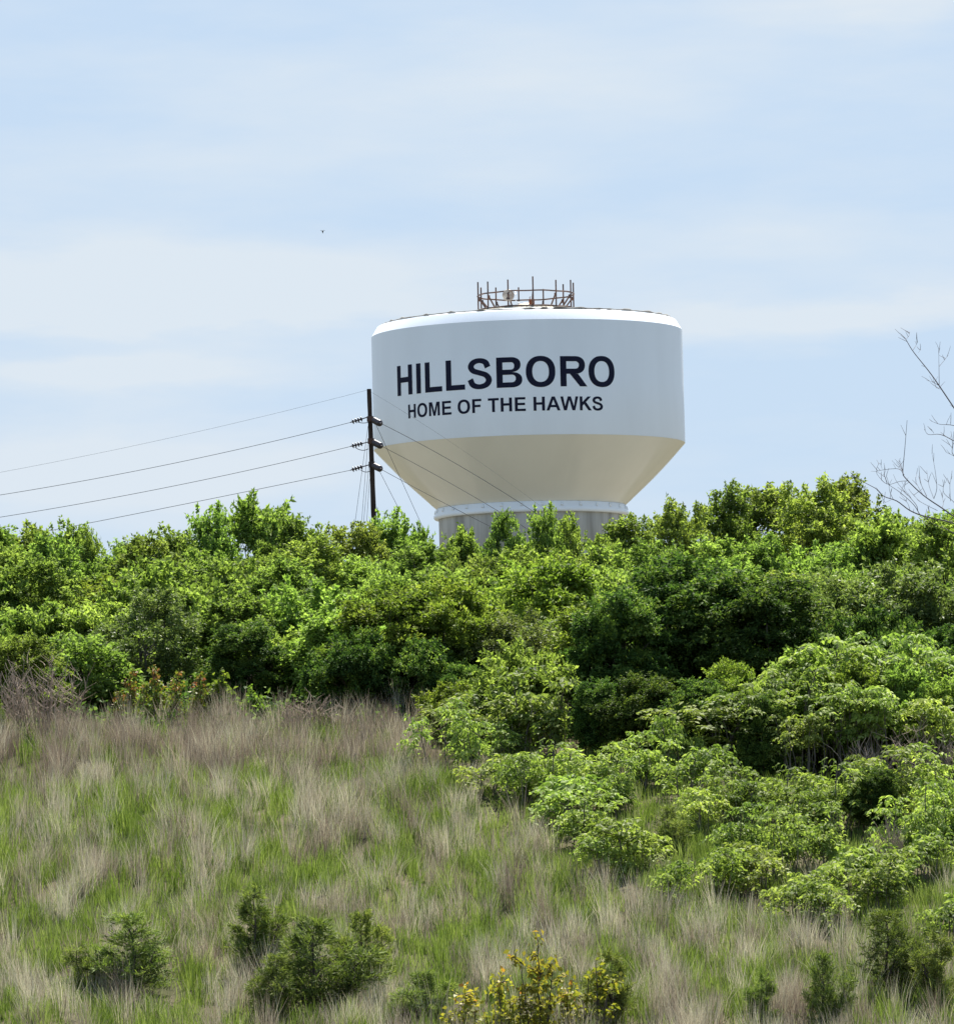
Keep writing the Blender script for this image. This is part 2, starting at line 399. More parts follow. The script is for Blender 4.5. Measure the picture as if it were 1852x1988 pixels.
def spine(pts, wid):
    P = [np.array(p) for p in pts]; out = []; c = []
    P = [2 * P[0] - P[1]] + P + [2 * P[-1] - P[-2]]
    for i in range(1, len(P) - 2):
        for q in range(6):
            t = q / 6
            c.append(0.5 * (2 * P[i] + (P[i + 1] - P[i - 1]) * t + (2 * P[i - 1] - 5 * P[i] + 4 * P[i + 1] - P[i + 2]) * t * t + (3 * P[i] - P[i - 1] - 3 * P[i + 1] + P[i + 2]) * t ** 3))
    c.append(P[-2]); c = np.array(c)
    tn = np.gradient(c, axis=0); tn /= np.linalg.norm(tn, axis=1)[:, None]
    nn = np.stack([-tn[:, 1], tn[:, 0]], -1)
    ww = np.array([wid * (0.84 + 0.22 * abs(tn[i, 1])) for i in range(len(c))])[:, None]
    a, b = c + nn * ww, c - nn * ww
    for i in range(len(c) - 1): out.append([tuple(b[i]), tuple(b[i + 1]), tuple(a[i + 1]), tuple(a[i])])
    return out
st = rect(0.10, 0, 0.305, 1)
GL = {
 'H': (1.008, st + rect(0.305, 0.425, 0.70, 0.60) + rect(0.70, 0, 0.906, 1)),
 'I': (0.388, rect(0.095, 0, 0.30, 1)),
 'L': (0.853, st + rect(0.305, 0, 0.80, 0.17)),
 'S': (0.931, spine([(0.745, 0.70), (0.66, 0.87), (0.45, 0.93), (0.245, 0.87), (0.165, 0.73), (0.25, 0.60), (0.46, 0.525), (0.68, 0.44), (0.775, 0.285), (0.69, 0.13), (0.46, 0.065), (0.235, 0.13), (0.135, 0.32)], 0.095)),
 'B': (1.008, st + rect(0.305, 0.83, 0.58, 1) + rect(0.305, 0.505, 0.58, 0.59) + rect(0.305, 0.42, 0.60, 0.505) + rect(0.305, 0, 0.60, 0.17)
       + ring(0.58, 0.7525, 0.32, 0.2475, 0.11, 0.12, 0.58, 0.71, -90, 90, 18) + ring(0.60, 0.2525, 0.345, 0.2525, 0.135, 0.125, 0.60, 0.295, -90, 90, 18)),
 'O': (1.087, ring(0.54, 0.5, 0.482, 0.516, 0.272, 0.345, n=48)),
 'R': (1.008, st + rect(0.305, 0.83, 0.60, 1) + rect(0.305, 0.415, 0.60, 0.585) + ring(0.60, 0.7075, 0.345, 0.2925, 0.135, 0.1225, 0.60, 0.7075, -90, 90, 18)
       + [[(0.42, 0.415), (0.76, 0), (1.01, 0), (0.70, 0.415)]]),
 'M': (1.163, rect(0.10, 0, 0.29, 1) + rect(0.87, 0, 1.06, 1) + [[(0.29, 1), (0.58, 0), (0.58, 0.30), (0.385, 1)], [(0.29, 1), (0.29, 0.78), (0.49, 0), (0.58, 0)]]
       + mirror([[(0.29, 1), (0.58, 0), (0.58, 0.30), (0.385, 1)], [(0.29, 1), (0.29, 0.78), (0.49, 0), (0.58, 0)]], 0.58)),
 'E': (0.931, st + rect(0.305, 0, 0.87, 0.17) + rect(0.305, 0.425, 0.82, 0.595) + rect(0.305, 0.83, 0.85, 1)),
 'F': (0.853, st + rect(0.305, 0.41, 0.72, 0.58) + rect(0.305, 0.83, 0.79, 1)),
 'T': (0.853, rect(0.03, 0.83, 0.825, 1) + rect(0.325, 0, 0.53, 0.83)),
 'A': (1.008, [[(0, 0), (0.215, 0), (0.5025, 0.78), (0.39, 1)], [(0.39, 1), (0.5025, 0.78), (0.5025, 1)]] + mirror([[(0, 0), (0.215, 0), (0.5025, 0.78), (0.39, 1)], [(0.39, 1), (0.5025, 0.78), (0.5025, 1)]], 0.5025)
       + [[(0.30, 0.23), (0.705, 0.23), (0.643, 0.40), (0.362, 0.40)]]),
 'W': (1.318, [[(0, 1), (0.245, 0), (0.335, 0.30), (0.205, 1)], [(0.245, 0), (0.455, 0), (0.6575, 0.76), (0.545, 1)], [(0.545, 1), (0.6575, 0.76), (0.6575, 1)]]
       + mirror([[(0, 1), (0.245, 0), (0.335, 0.30), (0.205, 1)], [(0.245, 0), (0.455, 0), (0.6575, 0.76), (0.545, 1)], [(0.545, 1), (0.6575, 0.76), (0.6575, 1)]], 0.6575)),
 'K': (1.008, st + [[(0.305, 0.33), (0.96, 1), (0.70, 1), (0.305, 0.60)], [(0.42, 0.448), (0.745, 0), (1.0, 0), (0.57, 0.60)]]),
 ' ': (0.388, [])}
def lettering(text, label, x_left, x_right, base_px, base_py, cap):
    a0, a1 = math.asin((x_left - 1026) / 303), math.asin((x_right - 1026) / 303)
    arc = (a1 - a0) * TR
    polys, pen = [], 0
    for ch in text:
        adv, ps = GL[ch]
        polys += [[(x + pen, y) for x, y in p] for p in ps]; pen += adv
    xs = [x for p in polys for x, _ in p]; x0, x1 = min(xs), max(xs)
    thb = math.asin((base_px - 1026) / 303)
    zbase = at(base_px, base_py, TY - TR * math.cos(thb)).z - TG
    words = empty('lettering', (0, 0, zbase)); words.parent = tower; words['label'] = label
    pen = 0
    for ch in text:
        adv, ps = GL[ch]
        if ps:
            bm = bmesh.new()
            for p in ps:
                try: bm.faces.new([bm.verts.new((x + pen, y, 0)) for x, y in p])
                except ValueError: pass
            for u in np.arange(pen + 0.05, pen + adv, 0.1):
                bmesh.ops.bisect_plane(bm, geom=bm.verts[:] + bm.edges[:] + bm.faces[:], plane_co=(u, 0, 0), plane_no=(1, 0, 0))
            for v in bm.verts:
                t = a0 + (v.co.x - x0) / (x1 - x0) * (a1 - a0)
                v.co = ((TR + 0.012) * math.sin(t), -(TR + 0.012) * math.cos(t), v.co.y * cap)
            bmesh.ops.remove_doubles(bm, verts=bm.verts[:], dist=0.0005)
            bmesh.ops.recalc_face_normals(bm, faces=bm.faces[:])
            me = bpy.data.meshes.new('letter'); bm.to_mesh(me); bm.free(); me.materials.append(M['ink'])
            obj('letter', me, words)
        pen += adv
lettering('HILLSBORO', 'large navy HILLSBORO lettering', 774, 1189, 989, 752, 57.8 * PX)
lettering('HOME OF THE HAWKS', 'smaller navy HOME OF THE HAWKS lettering', 794, 1165, 965, 799.5, 26.5 * PX)

# antenna ring on the roof
ztop = zr + 1.05
RR = 94 * PX
rail = obj('antenna_railing', None, tower) if False else empty('antenna_railing'); rail.parent = tower
rail.location = (0, 0, ztop)
for q in range(12):
    t = 2 * math.pi * (q + 0.27) / 12
    c, s = math.cos(t), math.sin(t)
    hgt = 2.05 + 0.12 * math.sin(q * 2.3)
    g = Geo(); g.tube([(RR * c, RR * s, -0.35), (RR * c + 0.01, RR * s, hgt)], 0.062, 6)
    obj('post', g.mesh('post', M['rust']), rail)
    g = Geo(); r2 = RR - 0.85 - 0.1 * math.sin(q * 1.7)
    g.tube([(RR * c, RR * s, 1.02), (r2 * c, r2 * s, -0.1)], 0.06, 6)
    g.box((RR * c * 0.98, RR * s * 0.98, 0.86), (0.22, 0.06, 0.28), Matrix.Rotation(t, 3, 'Z'))
    obj('brace', g.mesh('brace', M['rust']), rail)
th = np.linspace(0, 2 * math.pi, 97)
for zz, rd, nm in ((1.15, 0.06, 'rail'), (0.02, 0.085, 'base_ring')):
    g = Geo(); g.tube(np.stack([RR * np.cos(th), RR * np.sin(th), zz + 0.015 * np.sin(th * 9)], -1), rd, 6)
    obj(nm, g.mesh(nm, M['rust']), rail)
g = Geo(); g.lathe([(RR + 0.25, -0.25), (RR + 0.22, -0.05), (RR - 0.1, -0.03), (0.01, 0.0)], 64, (0, 0, ztop))
obj('roof_platform', g.mesh('roof_platform', M['cream']), tower)
# round antenna, roof vent, rusty box, two white fittings
dx = lambda zx: (zx - 882) * 0.1488 * PX                 # position read off the enlarged ring
g = Geo(); cx_, cz_ = dx(650), 0.84
prof = [(0.0, -0.16), (0.36, -0.16), (0.43, -0.10), (0.44, 0.10), (0.36, 0.16), (0.10, 0.19), (0.0, 0.19)]
ths = np.arange(40) * 2 * math.pi / 40
v = np.array([[p[0] * math.cos(t), -p[1], p[0] * math.sin(t)] for p in prof for t in ths])
i_, j_ = np.meshgrid(np.arange(len(prof) - 1), np.arange(40), indexing='ij')
g.add(v + np.array([cx_, -RR + 0.35, ztop + cz_]), np.stack([i_ * 40 + j_, (i_ + 1) * 40 + j_, (i_ + 1) * 40 + (j_ + 1) % 40, i_ * 40 + (j_ + 1) % 40], -1).reshape(-1, 4))
dish = obj('dish_antenna', g.mesh('dish_antenna', M['drum'], False), tower)
g = Geo(); g.box((cx_, -RR + 0.14, ztop + cz_ - 0.05), (0.14, 0.10, 0.34)); g.box((cx_ - 0.02, -RR + 0.14, ztop + cz_ - 0.26), (0.24, 0.08, 0.14)); g.box((cx_ + 0.02, -RR + 0.14, ztop + cz_ + 0.18), (0.10, 0.05, 0.10))
obj('feed', g.mesh('feed', M['rust'], False), dish)
g = Geo(); g.tube([(cx_, -RR + 0.5, ztop - 0.1), (cx_, -RR + 0.5, ztop + 1.45)], 0.045, 6)
obj('mast', g.mesh('mast', M['rust']), dish)
g = Geo(); g.lathe([(0.75, -0.1), (0.75, 0.22), (0.95, 0.26), (0.55, 0.50), (0.18, 0.62), (0.01, 0.63)], 40, (dx(890), 0.3, ztop))
obj('roof_vent', g.mesh('roof_vent', M['cream']), tower)
g = Geo(); g.box((dx(955), -1.4, ztop + 0.42), (0.42, 0.4, 0.55)); g.box((dx(955), -1.4, ztop + 0.08), (0.3, 0.3, 0.3)); g.tube([(dx(935), -1.4, ztop + 0.6), (dx(930), -1.4, ztop + 0.85), (dx(945), -1.4, ztop + 0.9)], 0.03, 6)
obj('hatch_box', g.mesh('hatch_box', M['rust_red'], False), tower)
for zx, zy in ((742, 330), (785, 465), (660, 340)):
    g = Geo(); z_ = ztop + (505 - zy) * 0.1488 * PX * 1.0
    g.lathe([(0.01, -0.10), (0.085, -0.07), (0.10, 0.02), (0.06, 0.09), (0.01, 0.11)], 12, (dx(zx), -RR + 0.25, z_))
    g.tube([(dx(zx), -RR + 0.25, z_ - 0.1), (dx(zx) + 0.05, -RR + 0.3, ztop)], 0.025, 6)
    obj('beacon', g.mesh('beacon', M['white']), tower)

# ------------------------------------------------------------------ utility pole and wires
PY = 352.0
ptop, pmid = at(716.5, 755, PY), at(725.5, 1000, PY)
dirp = pmid - ptop
pbase = ptop + dirp * ((ptop.z - float(gz(pmid.x, PY)) + 0.5) / -dirp.z)
pole = empty('utility_pole', pbase)
tag(pole, 'dark leaning wooden utility pole with strings of insulators left of the water tower', 'utility pole')
pl = lambda p: Vector(p) - pbase
g = Geo()
n_ = 26
pts = [pl(ptop.lerp(pbase, q / (n_ - 1))) for q in range(n_)]
g.tube(pts, [0.128 + 0.055 * q / (n_ - 1) + 0.006 * math.sin(q * 2.1) for q in range(n_)], 12)
obj('pole_shaft', g.mesh('pole_shaft', M['pole']), pole)
zp = lambda zx, zy, dy=0: at(643 + zx * 0.154, 734.9 + zy * 0.154, PY + dy)
def insulator(points, n, rd=0.14):
    """strain insulator: a rod through n skirted discs"""
    a, b = pl(points[0]), pl(points[-1])
    g = Geo(); g.tube([a, a.lerp(b, 0.5), b], 0.035, 6)
    it = obj('insulator', g.mesh('insulator', M['ceramic']), pole)
    ax = (b - a).normalized()
    for q in range(n):
        c = a.lerp(b, 0.42 + 0.42 * q / max(1, n - 1))
        g = Geo()
        g.tube([c - ax * 0.075, c - ax * 0.03, c, c + ax * 0.03, c + ax * 0.08], [0.04, 0.06, rd, rd * 0.86, 0.05], 10)
        obj('disc', g.mesh('disc', M['ceramic']), it)
for y0, y1, y2 in ((478, 510, 552), (795, 815, 855), (1085, 1112, 1155)):
    insulator([zp(485, y0), zp(240, y2)], 4, 0.17)
for y0, xb, yb in ((520, 630, 572), (800, 640, 855), (1095, 632, 1145)):
    a, b = zp(530, y0, -0.1), zp(xb, yb, -1.6)
    g = Geo(); A, B = pl(a), pl(b); g.tube([A, B], 0.06, 6)
    it = obj('insulator', g.mesh('insulator', M['ceramic']), pole)
    ax = (B - A).normalized()
    for q in range(5):
        c = A.lerp(B, 0.2 + 0.6 * q / 4); g = Geo()
        g.tube([c - ax * 0.09, c - ax * 0.04, c, c + ax * 0.04, c + ax * 0.09], [0.05, 0.09, 0.2, 0.17, 0.06], 10)
        obj('disc', g.mesh('disc', M['ceramic']), it)
for y0 in (520, 800, 1095):                              # clamp bands
    c = pl(zp(0, y0)); q = (c.z - pl(ptop).z) / (pl(pbase).z - pl(ptop).z); c = pl(ptop).lerp(pl(pbase), q)
    g = Geo(); g.tube([c + Vector((0, 0, 0.16)), c, c - Vector((0, 0, 0.16))], 0.19, 12)
    obj('clamp_band', g.mesh('clamp_band', M['rust']), pole)
for (xa, ya, xb, yb, sag) in ((330, 545, 470, 550, 12), (300, 865, 470, 885, 28), (370, 1150, 490, 1165, 20)):
    g = Geo()                                            # jumper loop left of the pole
    g.tube([zp(xa + (xb - xa) * q / 8, ya + (yb - ya) * q / 8 + sag * 4 * (q / 8) * (1 - q / 8), -0.3) - pbase for q in range(9)], 0.022, 6)
    obj('jumper', g.mesh('jumper', M['wire']), pole)

def quad_wire(name, p3, px_end, dY_end, rad, mat, label, group, n=50):
    xs = np.array([p[0] for p in p3], float); ys = np.array([p[1] for p in p3], float)
    co = np.polyfit(xs, ys, 2)
    g = Geo(); pts = []
    for q in range(n):
        x = xs[-1] + (px_end - xs[-1]) * q / (n - 1)
        pts.append(at(x, np.polyval(co, x), PY + dY_end * q / (n - 1)))
    o0 = pts[0]
    g.tube([p - o0 for p in pts], rad, 6)
    o = obj(name, g.mesh(name, mat)); o.location = o0
    tag(o, label, 'power line' if name == 'power_line' else 'guy wire', group)
GW = 'wires running left from the pole'
quad_wire('power_line', [(0, 961), (241, 918.6), (680, 820)], -320, -25, 0.0155, M['wire'], 'uppermost of the three thick power lines running left from the pole', GW)
quad_wire('power_line', [(7, 1003), (456, 918.6), (681, 866.5)], -320, -25, 0.0155, M['wire'], 'middle of the three thick power lines running left from the pole', GW)
quad_wire('power_line', [(119, 1026), (612, 927), (681, 912.7)], -320, -25, 0.0155, M['wire'], 'lowest power line left of the pole, dipping behind the leftmost trees', GW)
quad_wire('power_line', [(0, 917), (330, 850), (713, 757)], -320, -25, 0.007, M['thinwire'], 'faint thin topmost wire running left from the tip of the pole', GW)
GW = 'wires sloping right from the pole'
quad_wire('power_line', [(1031, 990), (880, 897), (740, 822)], 1200, -18, 0.0155, M['wire'], 'uppermost dark power line sloping right from the pole across the tank', GW)
quad_wire('power_line', [(970, 994), (860, 930), (741, 866)], 1150, -18, 0.014, M['wire'], 'second dark power line sloping right across the tank cone', GW)
quad_wire('power_line', [(902, 997), (784, 935), (740, 911)], 1100, -18, 0.014, M['wire'], 'lowest dark power line sloping right towards the foot of the cone', GW)
quad_wire('power_line', [(860, 848), (790, 803), (719, 760)], 1150, -18, 0.005, M['thinwire'], 'faint thin wire sloping right from the tip of the pole over the white tank', GW)
def guy(a, b, dy, label):
    A, B = at(*a, PY), at(*b, PY + dy)
    d = B - A; t = 1.0
    while A.z + d.z * t > float(gz(A.x + d.x * t, A.y + d.y * t)) - 0.2 and t < 8: t += 0.02
    g = Geo(); g.tube([Vector((0, 0, 0)), d * (t / 2), d * t], 0.012, 6)
    o = obj('guy_wire', g.mesh('guy_wire', M['wire'])); o.location = A
    tag(o, label, 'guy wire', 'guy wires of the utility pole')
guy((714.6, 827), (691.5, 998), 1.5, 'leftmost thin guy wire slanting down left of the pole')
guy((713.8, 863), (703.5, 995), 1.0, 'second thin guy wire from the left beside the pole')
guy((716.0, 905), (707.5, 997), 0.8, 'third thin guy wire from the left beside the pole')
guy((717.5, 930), (713.0, 998), 0.5, 'short guy wire hugging the left side of the pole')
guy((729.0, 822), (814, 1009), -1.5, 'long guy wire slanting down right of the pole past the edge of the cone')
guy((736.0, 913), (782, 1003), -1.0, 'shorter guy wire slanting down right of the pole from its lowest insulator')

# bird
bp = at(626.5, 448.5, 300)
bird = empty('bird', bp); tag(bird, 'tiny dark bird high in the pale sky left of the tower', 'bird')
g = Geo(); g.tube([(0, -0.14, 0.0), (0, -0.08, 0.01), (0, 0.0, 0.0), (0, 0.08, -0.03), (0, 0.17, -0.08)], [0.012, 0.032, 0.04, 0.025, 0.01], 8)
obj('body', g.mesh('body', M['bird']), bird)
for s in (-1, 1):
    g = Geo()
    g.add([(0.02 * s, -0.05, 0.01), (0.02 * s, 0.05, 0.0), (0.07 * s, 0.04, 0.05), (0.07 * s, -0.06, 0.055), (0.13 * s, 0.03, 0.02), (0.12 * s, -0.03, 0.03)], [[0, 1, 2, 3], [3, 2, 4, 5]])
    obj('wing', g.mesh('wing', M['bird'], False), bird)

# ------------------------------------------------------------------ plant prototypes
def unit(v): return v / (np.linalg.norm(v, axis=-1, keepdims=True) + 1e-9)

def leaves(c, d, nrm, ln, wd, fold=0.18):
    """diamond leaves: centre base c, long axis d, normal nrm"""
    d = unit(d); s = unit(np.cross(d, nrm)); up = np.cross(s, d)
    ln, wd = ln[:, None], wd[:, None]
    v = np.stack([c, c + d * ln * 0.42 + s * wd * 0.5 + up * wd * fold, c + d * ln - up * ln * 0.12, c + d * ln * 0.42 - s * wd * 0.5 + up * wd * fold], 1)
    return v.reshape(-1, 3), np.arange(len(c) * 4).reshape(-1, 4)

def crown_mesh(name, r, clumps, cr, per, ll, lw, mat, droop=0.25, flat=0.75, jitter=0.55):
    """clumps (k,3): each clump an uneven oblate puff of leaves; leaves thick on its upper shell"""
    C, D, NN, LL, LW, T = [], [], [], [], [], []
    for c, rad in zip(clumps, cr):
        n = int(per * (rad / np.mean(cr)) ** 2)
        u = unit(r.normal(size=(n, 3))); u[:, 2] = np.where(u[:, 2] < -0.35, -u[:, 2], u[:, 2])
        q = rad * (0.35 + 0.65 * r.rand(n) ** 0.45)
        # lobes so the puff is not round
        lob = 1 + 0.35 * np.sin(u[:, 0] * 5 + c[0] * 9) * np.sin(u[:, 1] * 5 + c[1] * 7)
        p = c + u * (q * lob)[:, None] * np.array([1, 1, flat])
        outw = unit(u + 0.45 * unit(p - np.array([0, 0, c[2] - 0.2]))) 
        d = outw + jitter * r.normal(size=(n, 3)); d[:, 2] -= droop
        nn = unit(np.array([0, 0, 0.5]) + 0.45 * u + 0.75 * r.normal(size=(n, 3)))
        C.append(p); D.append(d); NN.append(nn)
        LL.append(ll * (0.6 + 0.7 * r.rand(n))); LW.append(lw * (0.7 + 0.6 * r.rand(n)))
        T.append(np.clip(0.5 + 0.22 * r.normal() + 0.22 * r.normal(size=n), 0, 1))
    # leafy shoots standing out of the puffs, so the outline is ragged and not a row of balls
    mid = clumps.mean(0)
    for q in range(int(len(clumps) * 3.2)):
        c = clumps[r.randint(len(clumps))]; rad = np.mean(cr)
        dv = unit(0.9 * unit(c - mid) + np.array([0, 0, 0.55]) + 0.65 * r.normal(size=3)); sl_ = rad * r.uniform(0.9, 2.0)
        n = int(14 + 26 * sl_); t = r.rand(n)
        p = c + dv * rad * 0.5 + np.outer(t * sl_, dv) + np.outer(-0.25 * sl_ * t ** 2, [0, 0, 1]) + r.normal(size=(n, 3)) * 0.05 * (1.3 - t)[:, None]
        d = 0.6 * dv + 0.8 * r.normal(size=(n, 3)); d[:, 2] -= droop
        C.append(p); D.append(d); NN.append(np.array([0, 0, 0.5]) + 0.8 * r.normal(size=(n, 3)))
        LL.append(ll * (0.8 + 0.7 * r.rand(n))); LW.append(lw * (0.8 + 0.6 * r.rand(n)))
        T.append(np.clip(0.55 + 0.18 * r.normal() + 0.22 * r.normal(size=n), 0, 1))
    v, f = leaves(np.concatenate(C), np.concatenate(D), np.concatenate(NN), np.concatenate(LL), np.concatenate(LW))
    return mesh(name, v, f, mat, False, np.concatenate(T))

def limb(g, r, a, b, r0, r1, bend=0.12, k=5, n=5):
    a, b = np.array(a, float), np.array(b, float)
    L_ = np.linalg.norm(b - a); o = r.normal(size=3) * bend * L_
    pts = [a + (b - a) * t + o * math.sin(math.pi * t) * 0.5 + r.normal(size=3) * 0.01 * L_ * (0 < t < 1) for t in np.linspace(0, 1, n)]
    g.tube(pts, np.linspace(r0, r1, n), 4 if k < 6 else 6)
    return pts

PROTO = {}
def shrub_proto(key, seed, W, H, base, nc, rad, per, ll, lw, mat, bark, sprigs=6, flat=0.8, droop=0.25, stems=3, top=0.55):
    """bushy plant: crown of clumps between base*H and H, several stems"""
    r = np.random.RandomState(seed)
    cl, cr_ = [], []
    zc, rz, rx = H * (base + 1) / 2, H * (1 - base) / 2, W / 2
    tries = 0
    while len(cl) < nc and tries < 4000:
        tries += 1
        u = unit(r.normal(size=3)); s = 0.45 + 0.5 * r.rand() ** 0.5
        # taper: wider below the middle, narrower towards the top, lopsided
        p = np.array([u[0] * rx * s, u[1] * rx * s, u[2] * rz * s])
        tp = 1.0 - top * max(0, p[2] / rz) ** 1.5
        p[:2] *= tp; p[0] += 0.12 * W * math.sin(seed + p[2] * 1.7)
        p[2] += zc
        q = rad * (0.6 + 0.8 * r.rand())
        if all(np.linalg.norm(p - o) > 0.62 * min(q, q2) for o, q2 in zip(cl, cr_)):
            cl.append(p); cr_.append(q)
    for k in range(sprigs):                              # shoots that break the outline
        a = r.rand() * 6.283; rr_ = rx * (0.2 + 0.75 * r.rand())
        hz_ = zc + rz * math.sqrt(max(0, 1 - (rr_ / rx) ** 2)) * (0.85 + 0.22 * r.rand())
        cl.append(np.array([rr_ * math.cos(a) * 0.8, rr_ * math.sin(a) * 0.8, min(hz_, H)])); cr_.append(rad * (0.35 + 0.25 * r.rand()))
    crown = crown_mesh(key + '_crown', r, np.array(cl), np.array(cr_), per, ll, lw, mat, droop, flat)
    g = Geo()
    for s in range(stems):
        a = s * 2.4 + r.rand(); b0 = np.array([0.12 * math.cos(a) * (stems > 1), 0.12 * math.sin(a) * (stems > 1), -0.3])
        t1 = np.array([0.3 * rx * math.cos(a), 0.3 * rx * math.sin(a), H * (0.45 + 0.2 * r.rand())])
        pts = limb(g, r, b0, t1, 0.05 + 0.012 * H, 0.03, 0.1, 6, 7)
        for c in [cl[i] for i in r.choice(len(cl), min(len(cl), 12 // stems + 3), False)]:
            p0 = pts[r.randint(2, 7)]
            if c[2] > p0[2] - 0.3: limb(g, r, p0, c, 0.022, 0.007, 0.15)
    PROTO[key] = dict(W=W, H=H, crown=crown, trunk=g.mesh(key + '_trunk', bark))

for q in range(7):
    for sfx, hh, bs in (('', 3.6, 0.02), ('s', 1.9, -0.08)):
        shrub_proto('thicket%d%s' % (q, sfx), 20 + q, 2.2 + 0.14 * q, hh, bs, 44 + 2 * q - (14 if sfx else 0), 0.34 + 0.025 * ((q * 3) % 7), 300, 0.094 + 0.007 * ((q * 5) % 7), 0.056 + 0.004 * ((q * 5) % 7), M['leaf_thicket'], M['bark'],
                    sprigs=10 + q, flat=0.65 + 0.05 * (q % 4), droop=0.1 + 0.1 * (q % 5), top=0.25 + 0.08 * (q % 5))
for q in range(3):
    shrub_proto('loose%d' % q, 40 + q, 2.6, 4.4, 0.22, 42, 0.38, 260, 0.100, 0.062, M['leaf_loose'], M['bark'], sprigs=12, stems=2, droop=0.5, top=0.3)
for q in range(2):
    for sfx, kh in (('', 1.0), ('s', 0.55)):
        shrub_proto('bright%d%s' % (q, sfx), 50 + q, 2.6, 3.2 * kh, 0.06, int(46 * kh ** 0.5), 0.36, 330, 0.105, 0.052, M['leaf_bright'], M['bark'], sprigs=12, flat=0.6, top=0.4)
        shrub_proto('dark%d%s' % (q, sfx), 60 + q, 4.0, 4.2 * kh, 0.04, int(105 * kh ** 0.5), 0.38, 330, 0.108, 0.060, M['leaf_shade'], M['bark'], sprigs=22, flat=0.65, droop=0.5, top=0.15)
        shrub_proto('grey%d%s' % (q, sfx), 70 + q, 3.0, 3.0 * kh, 0.06, int(52 * kh ** 0.5), 0.36, 300, 0.100, 0.046, M['leaf_grey'], M['palebark'], sprigs=14, flat=0.7, top=0.3)

def sumac_proto(key, seed, W, H, nst, low=0.4):
    """a few thin leaning stems; loose rosettes of drooping pinnate leaves at stem ends and along the upper stems"""
    r = np.random.RandomState(seed); g = Geo()
    C, D, NN, LL, LW, T = [], [], [], [], [], []
    tips = []
    for s in range(nst):
        a = s * 2.4 + r.rand(); q = math.sqrt((s + 0.5) / nst); x, y = np.clip(r.normal(size=2) * 0.26, -0.55, 0.55) * W
        h = H * r.uniform(low * 0.85, 1.0)
        tipp = np.array([x, y, h]); bse = np.array([x * 0.45 + 0.08 * r.normal(), y * 0.45 + 0.08 * r.normal(), -0.2])
        pts = limb(g, r, bse, tipp, 0.020, 0.010, 0.12, 5, 8)
        tips.append((tipp, 1.0))
        for _ in range(r.randint(0, 3)):
            p0 = np.array(pts[r.randint(4, 7)]); aa = r.rand() * 6.283
            e = p0 + np.array([0.30 * math.cos(aa), 0.30 * math.sin(aa), r.uniform(0.02, 0.28)])
            limb(g, r, p0, e, 0.011, 0.006); tips.append((e, 0.85))
    for tp, sz in tips:
        tb = 0.5 + 0.2 * r.normal()
        for m_ in range(r.randint(7, 11)):
            aa = m_ * 2.4 + r.rand() * 0.8; el = r.uniform(-0.15, 1.25)
            Lf = r.uniform(0.26, 0.46) * sz
            hd = np.array([math.cos(aa), math.sin(aa), 0]); sd_ = np.array([-math.sin(aa), math.cos(aa), 0])
            nlf = r.randint(5, 9); tt = np.linspace(0.2, 1, nlf)
            rach = tp + np.outer(Lf * tt * math.cos(el * 0.7), hd) + np.outer(Lf * (math.sin(el) * tt * 1.1 - 0.75 * tt ** 2), [0, 0, 1]) + r.normal(size=(nlf, 3)) * 0.012
            for sg in (-1, 1):
                dd = 0.5 * hd + sg * sd_ + np.array([0, 0, -0.6]) + 0.35 * r.normal(size=(nlf, 3))
                C.append(rach); D.append(dd); NN.append(np.array([0, 0, 0.7]) + 0.3 * hd + 0.55 * r.normal(size=(nlf, 3)))
                LL.append(r.uniform(0.08, 0.145) * sz * (1.1 - 0.5 * np.abs(tt - 0.55)) * r.uniform(0.8, 1.2, nlf)); LW.append(r.uniform(0.036, 0.06, nlf))
                T.append(np.clip(tb + 0.22 * r.normal(size=nlf), 0, 1))
    v, f = leaves(np.concatenate(C), np.concatenate(D), np.concatenate(NN), np.concatenate(LL), np.concatenate(LW), 0.10)
    PROTO[key] = dict(W=W, H=H, crown=mesh(key + '_crown', v, f, M['leaf_sumac'], False, np.concatenate(T)), trunk=g.mesh(key + '_trunk', M['palebark']))
sumac_proto('sumac0', 80, 1.3, 1.25, 8, 0.42); sumac_proto('sumac1', 81, 1.6, 1.45, 11, 0.38); sumac_proto('sumac2', 82, 1.0, 1.0, 6, 0.42); sumac_proto('sumac3', 85, 1.4, 1.35, 8, 0.30)
sumac_proto('tallsumac0', 83, 1.5, 2.0, 13, 0.68); sumac_proto('tallsumac1', 84, 1.3, 2.0, 11, 0.70)

